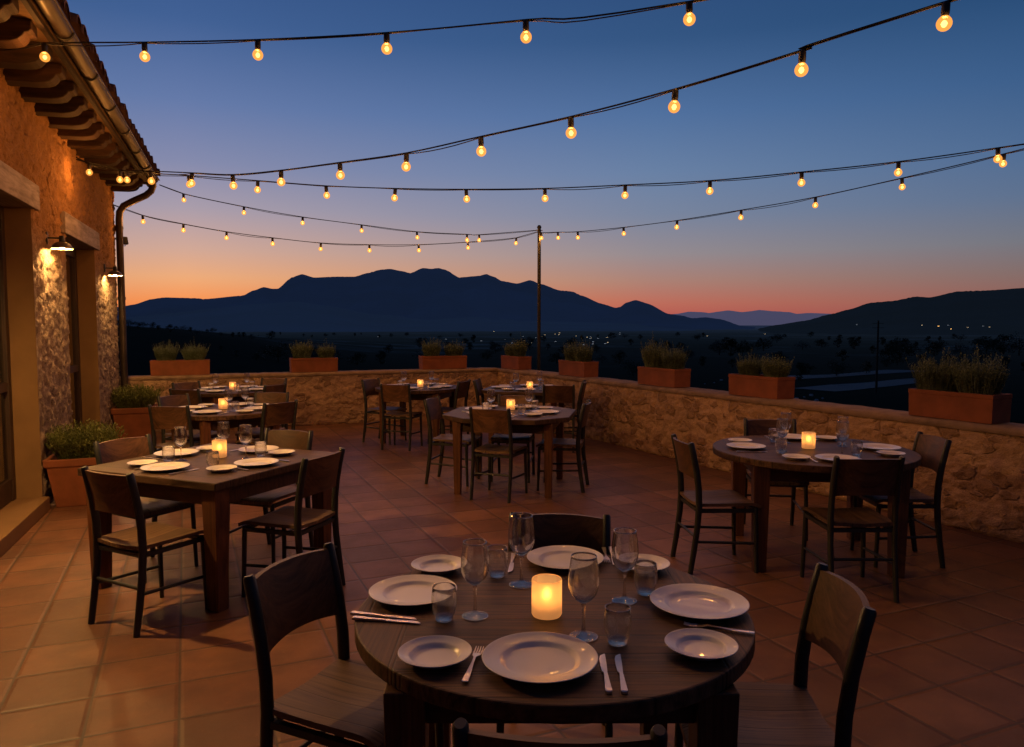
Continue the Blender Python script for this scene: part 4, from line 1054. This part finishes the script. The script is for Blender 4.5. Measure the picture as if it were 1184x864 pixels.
def put(kind, x, y, rzv, label, group, scale=1.0, z=TH):
    p = protos_w[kind]; o = p if not used_w[kind] else copy_tree(p, None, WK); used_w[kind] = True
    o.location = (x, y, z + 0.0008); o.rotation_euler.z = rzv; o.scale = (scale,) * 3
    tag(o, label, CATS[kind], group); return o
def aim_dir(p, q): return math.atan2(-(q[0] - p[0]), (q[1] - p[1]))   # rotation that lays local +y from p to q
def item(kind, x, y, rzv, tn, where, sc_=1.0, extra=''):
    tb = {1: 'the round foreground table', 2: 'the square left table', 3: 'the round table behind the square one', 4: 'the farthest left table', 5: 'the middle back wall table', 6: 'the clipped-corner table', 7: 'the corner table', 8: 'the round right-hand table'}[tn]
    gp = {'dinner_plate': 'dinner plates', 'side_plate': 'side plates', 'wine_glass': 'wine glasses', 'tumbler': 'tumblers', 'fork': 'forks', 'knife': 'knives'}[kind]
    put(kind, x, y, rzv, '%s%s on %s, %s' % (extra, NICE[kind], tb, where), gp + ' set out on ' + tb, sc_)

# table 1, as seen
item('dinner_plate', .614, 2.325, 0, 1, 'at the left place'); item('dinner_plate', .789, 1.722, 0, 1, 'at the near place', 1.06)
item('dinner_plate', 1.407, 1.888, 0, 1, 'at the right place', 1.06); item('dinner_plate', 1.222, 2.445, 0, 1, 'at the far place')
item('side_plate', .546, 1.851, 0, 1, 'at the near place', 1.1); item('side_plate', .765, 2.545, 0, 1, 'at the left far edge', 1.1)
item('side_plate', 1.22, 1.625, 0, 1, 'at the right place', 1.1); item('side_plate', 1.448, 2.275, 0, 1, 'at the far right edge', 1.1)
item('wine_glass', .742, 2.088, 0, 1, 'left of the candle', 1.05); item('wine_glass', .978, 2.285, 0, 1, 'tallest in view, behind the candle', 1.10)
item('wine_glass', .973, 1.83, 0, 1, 'right in front of the candle', 1.07); item('wine_glass', 1.222, 2.024, 0, 1, 'at the right place', 1.05)
item('tumbler', .648, 2.097, 0, 1, 'in front of the left plate', 1.0); item('tumbler', .935, 2.40, 0, 1, 'next to the tallest wine glass', 1.0)
item('tumbler', 1.04, 1.757, 0, 1, 'near the centre front', 1.0); item('tumbler', 1.319, 2.055, 0, 1, 'behind the right plate', 1.0)
def lay(kind, p, q, tn, where, extra=''):
    c = ((p[0] + q[0]) / 2, (p[1] + q[1]) / 2); item(kind, c[0], c[1], aim_dir(p, q), tn, where, 1.0, extra)
lay('knife', (.395, 2.208), (.580, 2.090), 1, 'front one of the left pair'); lay('knife', (.405, 2.243), (.570, 2.128), 1, 'rear one of the left pair')
lay('fork', (.563, 1.676), (.688, 1.884), 1, 'between side plate and near dinner plate')
lay('knife', (.870, 1.505), (.971, 1.72), 1, 'next to the near dinner plate'); lay('knife', (.905, 1.493), (1.007, 1.70), 1, 'outer right of the near pair')
lay('knife', (1.59, 1.955), (1.385, 2.075), 1, 'behind the right dinner plate'); lay('fork', (1.432, 1.655), (1.275, 1.79), 1, 'at the right edge')
lay('knife', (1.08, 2.60), (.985, 2.41), 1, 'left of the far plate'); lay('fork', (1.44, 2.545), (1.352, 2.36), 1, 'right of the far plate'); lay('knife', (1.46, 2.525), (1.375, 2.35), 1, 'right of the far plate')

def place(tn, ang, where, r_pl, wine=True, tumb=True, side=True, cut=True):
    x, y = T[tn][0], T[tn][1]; o_ = Vector((math.cos(ang), math.sin(ang))); l_ = Vector((-o_.y, o_.x))   # outward; l_: the diner's right hand is +l_
    c = Vector((x, y)); jit = lambda: rw.uniform(-.012, .012)
    p = c + o_ * r_pl; item('dinner_plate', p.x, p.y, 0, tn, where, rw.uniform(.94, 1.0))
    rot = aim_dir((0, 0), -o_)
    if side: q = c + o_ * (r_pl - .03) - l_ * .245; item('side_plate', q.x + jit(), q.y + jit(), 0, tn, where)
    if wine: q = c + o_ * (r_pl - .20) + l_ * .115; item('wine_glass', q.x + jit(), q.y + jit(), 0, tn, where, rw.uniform(.98, 1.06))
    if tumb: q = c + o_ * (r_pl - .17) + l_ * .20; item('tumbler', q.x + jit(), q.y + jit(), 0, tn, where)
    if cut:
        q = c + o_ * r_pl + l_ * .170; item('knife', q.x, q.y, rot + rw.uniform(-.06, .06), tn, where)
        q = c + o_ * r_pl - l_ * .158; item('fork', q.x, q.y, rot + rw.uniform(-.06, .06), tn, where)
def dirs(tn, rot0, names):
    for k, nm in enumerate(names): yield rot0 + k * math.pi / 2, nm
# square table: sides face near-left, near-right, far-right, far-left
ang0 = math.atan2(-.64, -.77)
for k, nm in enumerate(('at the near left place', 'at the near right place', 'at the far right place', 'at the far left place')): place(2, ang0 + k * math.pi / 2, nm, .37, wine=(k != 0))
a8 = math.atan2(3.2 - 4.06, 3.56 - 3.97)
for k, nm in enumerate(('at the near place', 'at the right place', 'at the far place', 'at the left place')): place(8, a8 + k * math.pi / 2, nm, .46)
for tn, a_, nms, wn in ((3, math.atan2(-.88, -.48), ('at the near left place', 'at the near right place', 'at the far right place', 'at the far left place'), (1, 1, 0, 0)),
                    (4, math.atan2(-.81, -.58), ('at the near left place', 'at the near right place', 'at the far right place', 'at the far left place'), (0, 1, 0, 1)),
                    (5, math.atan2(-.81, -.58), ('at the near place', 'at the right place', 'at the far place', 'at the left place'), (0, 1, 0, 1)),
                    (6, math.atan2(-.72, -.69), ('at the near place', 'at the right place', 'at the far place', 'at the left place'), (0, 1, 0, 1)),
                    (7, math.atan2(-.87, -.45), ('at the near place', 'at the right place', 'at the far place', 'at the left place'), (0, 1, 0, 1))):
    for k, nm in enumerate(nms): place(tn, a_ + k * math.pi / 2, nm, .36, wine=bool(wn[k]), tumb=bool(wn[k]) or k == 0, cut=tn in (3, 5, 6))

# candles
def make_candle():
    root = empty('candle_holder')
    m = MB(); r_, h = 0.046, 0.112
    m.lathe([(r_ * .93, 0.0), (r_, 0.006), (r_, h - .003), (r_ - .0015, h), (r_ - .0035, h - .002)], 40); m.lathe([(0.0, 0.002), (r_ * .93, 0.0)], 40)
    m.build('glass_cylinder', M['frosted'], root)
    w_ = MB(); w_.lathe([(0.0, 0.004), (0.034, 0.004), (0.034, 0.038), (0.030, 0.041), (0.0, 0.039)], 24); w_.build('candle', M['wax'], root)
    f = MB(); f.lathe([(0.0, 0.050), (0.0045, 0.056), (0.0062, 0.064), (0.0045, 0.076), (0.0015, 0.086), (0.0, 0.090)], 10); f.build('flame', M['flame'], root)
    return root
cd = make_candle(); CDK = KIDS()
cpos = {1: (0.946, 2.016, 1.0), 2: (0.094, 5.30, 1.0), 3: (0.194, 8.346, .95), 4: (.377, 10.78, .9), 5: (2.834, 10.24, .9), 6: (2.93, 7.13, .95), 7: (4.10, 9.30, .92), 8: (3.964, 4.09, 1.0)}
cl = {1: 'large frosted glass candle glowing on the round foreground table', 2: 'frosted candle glowing on the square left table', 3: 'frosted candle glowing on the round table behind the square one', 4: 'small frosted candle on the farthest left table', 5: 'frosted candle on the middle back wall table', 6: 'frosted candle on the clipped-corner table', 7: 'frosted candle on the corner table', 8: 'frosted candle glowing on the round right-hand table'}
for k, (x, y, s_) in cpos.items():
    o = cd if k == 1 else copy_tree(cd, None, CDK); o.location = (x, y, TH + .001); o.scale = (s_, s_, s_); o.rotation_euler.z = rw.random() * 6
    tag(o, cl[k], 'candle', 'frosted candles, one on each table')

# ------------------------------------------------------------------ string lights
BULB_W = 18.0
def make_bulb(root):
    m = MB(); r_ = 0.0325
    pr = [(0.014, -0.048), (0.018, -0.053), (0.0255, -0.062)] + [(r_ * math.cos(a), -0.082 + r_ * math.sin(a)) for a in [R(d) for d in (28, 10, -10, -28, -46, -64, -80)]] + [(0.0, -0.082 - r_)]
    m.lathe(pr, 20); b = m.build('bulb', M['globe'], root)
    s_ = MB(); s_.lathe([(0.0, 0.012), (0.012, 0.012), (0.0175, 0.002), (0.0185, -0.030), (0.0165, -0.050), (0.0145, -0.056), (0.0, -0.056)], 14)
    s_.build('socket', M['iron'], b)
    f = MB(); f.lathe([(0.0, -0.066), (0.009, -0.072), (0.014, -0.083), (0.009, -0.095), (0.0, -0.100)], 8); f.build('filament', M['filament'], b)
    ld = bpy.data.lights.new('bulb_light', 'POINT'); ld.energy = BULB_W; ld.color = (1.0, 0.44, 0.12); ld.shadow_soft_size = 0.02
    lo = bpy.data.objects.new('bulb_light', ld); COL.objects.link(lo); lo.parent = b; lo.location = (0, 0, -0.083)
    return b
BULB = [None, None]
def string(pixels, A, B, za, zb, label, extra_after=0, spacing=0.7):
    """bulbs hang where the photo shows them, on the vertical plane from anchor A to anchor B"""
    P = [on_vplane(x, y, A, B) for x, y in pixels]
    a, b = Vector((A[0], A[1], za)), Vector((B[0], B[1], zb))
    root = empty('string_lights', a)
    tail = (b - P[-1]); n_ex = int(tail.length / spacing) - 0 if extra_after else 0
    ext = []
    slope = (P[-1].z - P[-2].z) / max(1e-3, (P[-1] - P[-2]).length)
    for k in range(1, n_ex + 1):
        f = k * spacing / tail.length
        if f > 0.97: break
        p = P[-1].lerp(b, f); s0 = slope * tail.length; lin_z = P[-1].z + s0 * f + (b.z - P[-1].z - s0) * f * f; p.z = lin_z; ext.append(p)
    allp = P + ext; pts = [a] + allp + [b]
    c = MB()
    fine = []
    for i in range(len(pts) - 1):
        p0 = pts[max(0, i - 1)]; p1 = pts[i]; p2 = pts[i + 1]; p3 = pts[min(len(pts) - 1, i + 2)]
        for k in range(6):
            u = k / 6
            q = 0.5 * ((2 * p1) + (p2 - p0) * u + (2 * p0 - 5 * p1 + 4 * p2 - p3) * u * u + (3 * p1 - p0 - 3 * p2 + p3) * u ** 3)
            if i in (0, len(pts) - 2): q = p1.lerp(p2, u)
            fine.append((q, u))
    fine.append((b, 0))
    c.tube([q - a for q, u in fine], 0.0052, 6)
    rnd = random.Random(len(pixels)); sg = [rnd.uniform(-0.006, 0.022) for _ in range(len(pts))]
    c.tube([q - a - Vector((0, 0, 0.006 + sg[i // 6 % len(sg)] * 4 * u * (1 - u))) for i, (q, u) in enumerate(fine)], 0.0038, 5)
    c.build('cable', M['cable'], root)
    for p in allp:
        if BULB[0] is None: o = make_bulb(root); BULB[0] = o; BULB[1] = KIDS()
        else: o = copy_tree(BULB[0], root, BULB[1])
        o.location = p - a - Vector((0, 0, 0.012)); o.rotation_euler = (rnd.uniform(-.08, .08), rnd.uniform(-.08, .08), rnd.random() * 6)
    tag(root, label, 'string lights', 'strings of round bulbs over the terrace')
    return allp
HK = bw(3.39, 0.05, 0)
POLE = (5.42, 11.90)
RP = (7.40, 3.55)
P1 = (6.02, 0.63); P2 = (6.10, -2.55)
S = {'S1': [(51, 50), (167, 49), (298, 46), (447, 38), (608, 23), (797, 2)],
     'S2': [(103, 189), (139, 197), (174, 198), (222, 200), (269, 202), (325, 197), (393, 188), (470, 177), (556, 158), (660, 135), (781, 103), (928, 58), (1094, 2)],
     'S3': [(146, 198), (218, 203), (298, 209), (377, 215), (457, 218), (539, 219), (630, 218), (723, 214), (821, 209), (927, 199), (1039, 187), (1154, 171)],
     'S4': [(212, 224), (282, 239), (350, 251), (418, 260), (482, 268), (540, 271), (554, 271.5)],
     'S5': [(165, 249), (212, 259), (262, 268), (315, 275), (371, 281), (427, 283), (484, 283), (541, 280), (597, 275)],
     'S6': [(626, 269), (645, 268.5), (668, 268), (721, 263), (783, 255), (857, 243), (943, 228), (1043, 206), (1161, 178)]}
a1 = bw(0.42, 0.04, 0)
string(S['S1'], (a1.x, a1.y), P1, 3.56, 3.62, 'nearest string of bulbs running across the top of the view', 0, 1.02)
string(S['S2'], (HK.x, HK.y), P2, 3.42, 3.62, 'string of bulbs climbing from the eaves to the top right corner', 0, 0.66)
string(S['S3'], (HK.x, HK.y), RP, 3.40, 3.30, 'long sagging string of bulbs crossing the sky to the right edge', 1, 0.75)
ga = bw(6.28, 0.60, 0)
string(S['S4'], (ga.x, ga.y), POLE, 3.66, 3.245, 'string of bulbs from the gutter end to the tall pole')
gb = bw(6.30, -0.06, 0)
string(S['S5'], (gb.x, gb.y), POLE, 3.36, 3.225, 'lowest string of bulbs, from behind the downpipe to the tall pole')
string(S['S6'], POLE, RP, 3.255, 3.42, 'string of bulbs rising from the tall pole to the right edge', 1, 0.95)
def pole(x, y, zt, label):
    root = empty('light_pole', (x, y, 0)); gz = ground_h(x, y)
    m = MB(); m.tube([(0, 0, gz - .2), (0, 0, zt)], [0.034, 0.030], 12); m.build('shaft', M['iron'], root)
    m = MB(); m.lathe([(0.0, 0.03), (0.02, 0.028), (0.038, 0.0), (0.038, -0.02), (0.0, -0.02)], 12, (0, 0, zt)); m.build('cap', M['iron'], root)
    m = MB(); m.tube([(-0.06, 0, zt - .06), (0.06, 0, zt - .06)], 0.008, 6); m.build('hook', M['iron'], root)
    tag(root, label, 'pole')
pole(POLE[0], POLE[1], 3.30, 'tall thin dark pole behind the wall corner holding the light strings')
pole(RP[0], RP[1], 3.48, 'light pole beyond the right wall, just past the right edge of view')
pole(P1[0], P1[1], 3.68, 'light pole outside the right wall beside the camera')
pole(P2[0], P2[1], 3.68, 'light pole outside the right wall behind the camera')
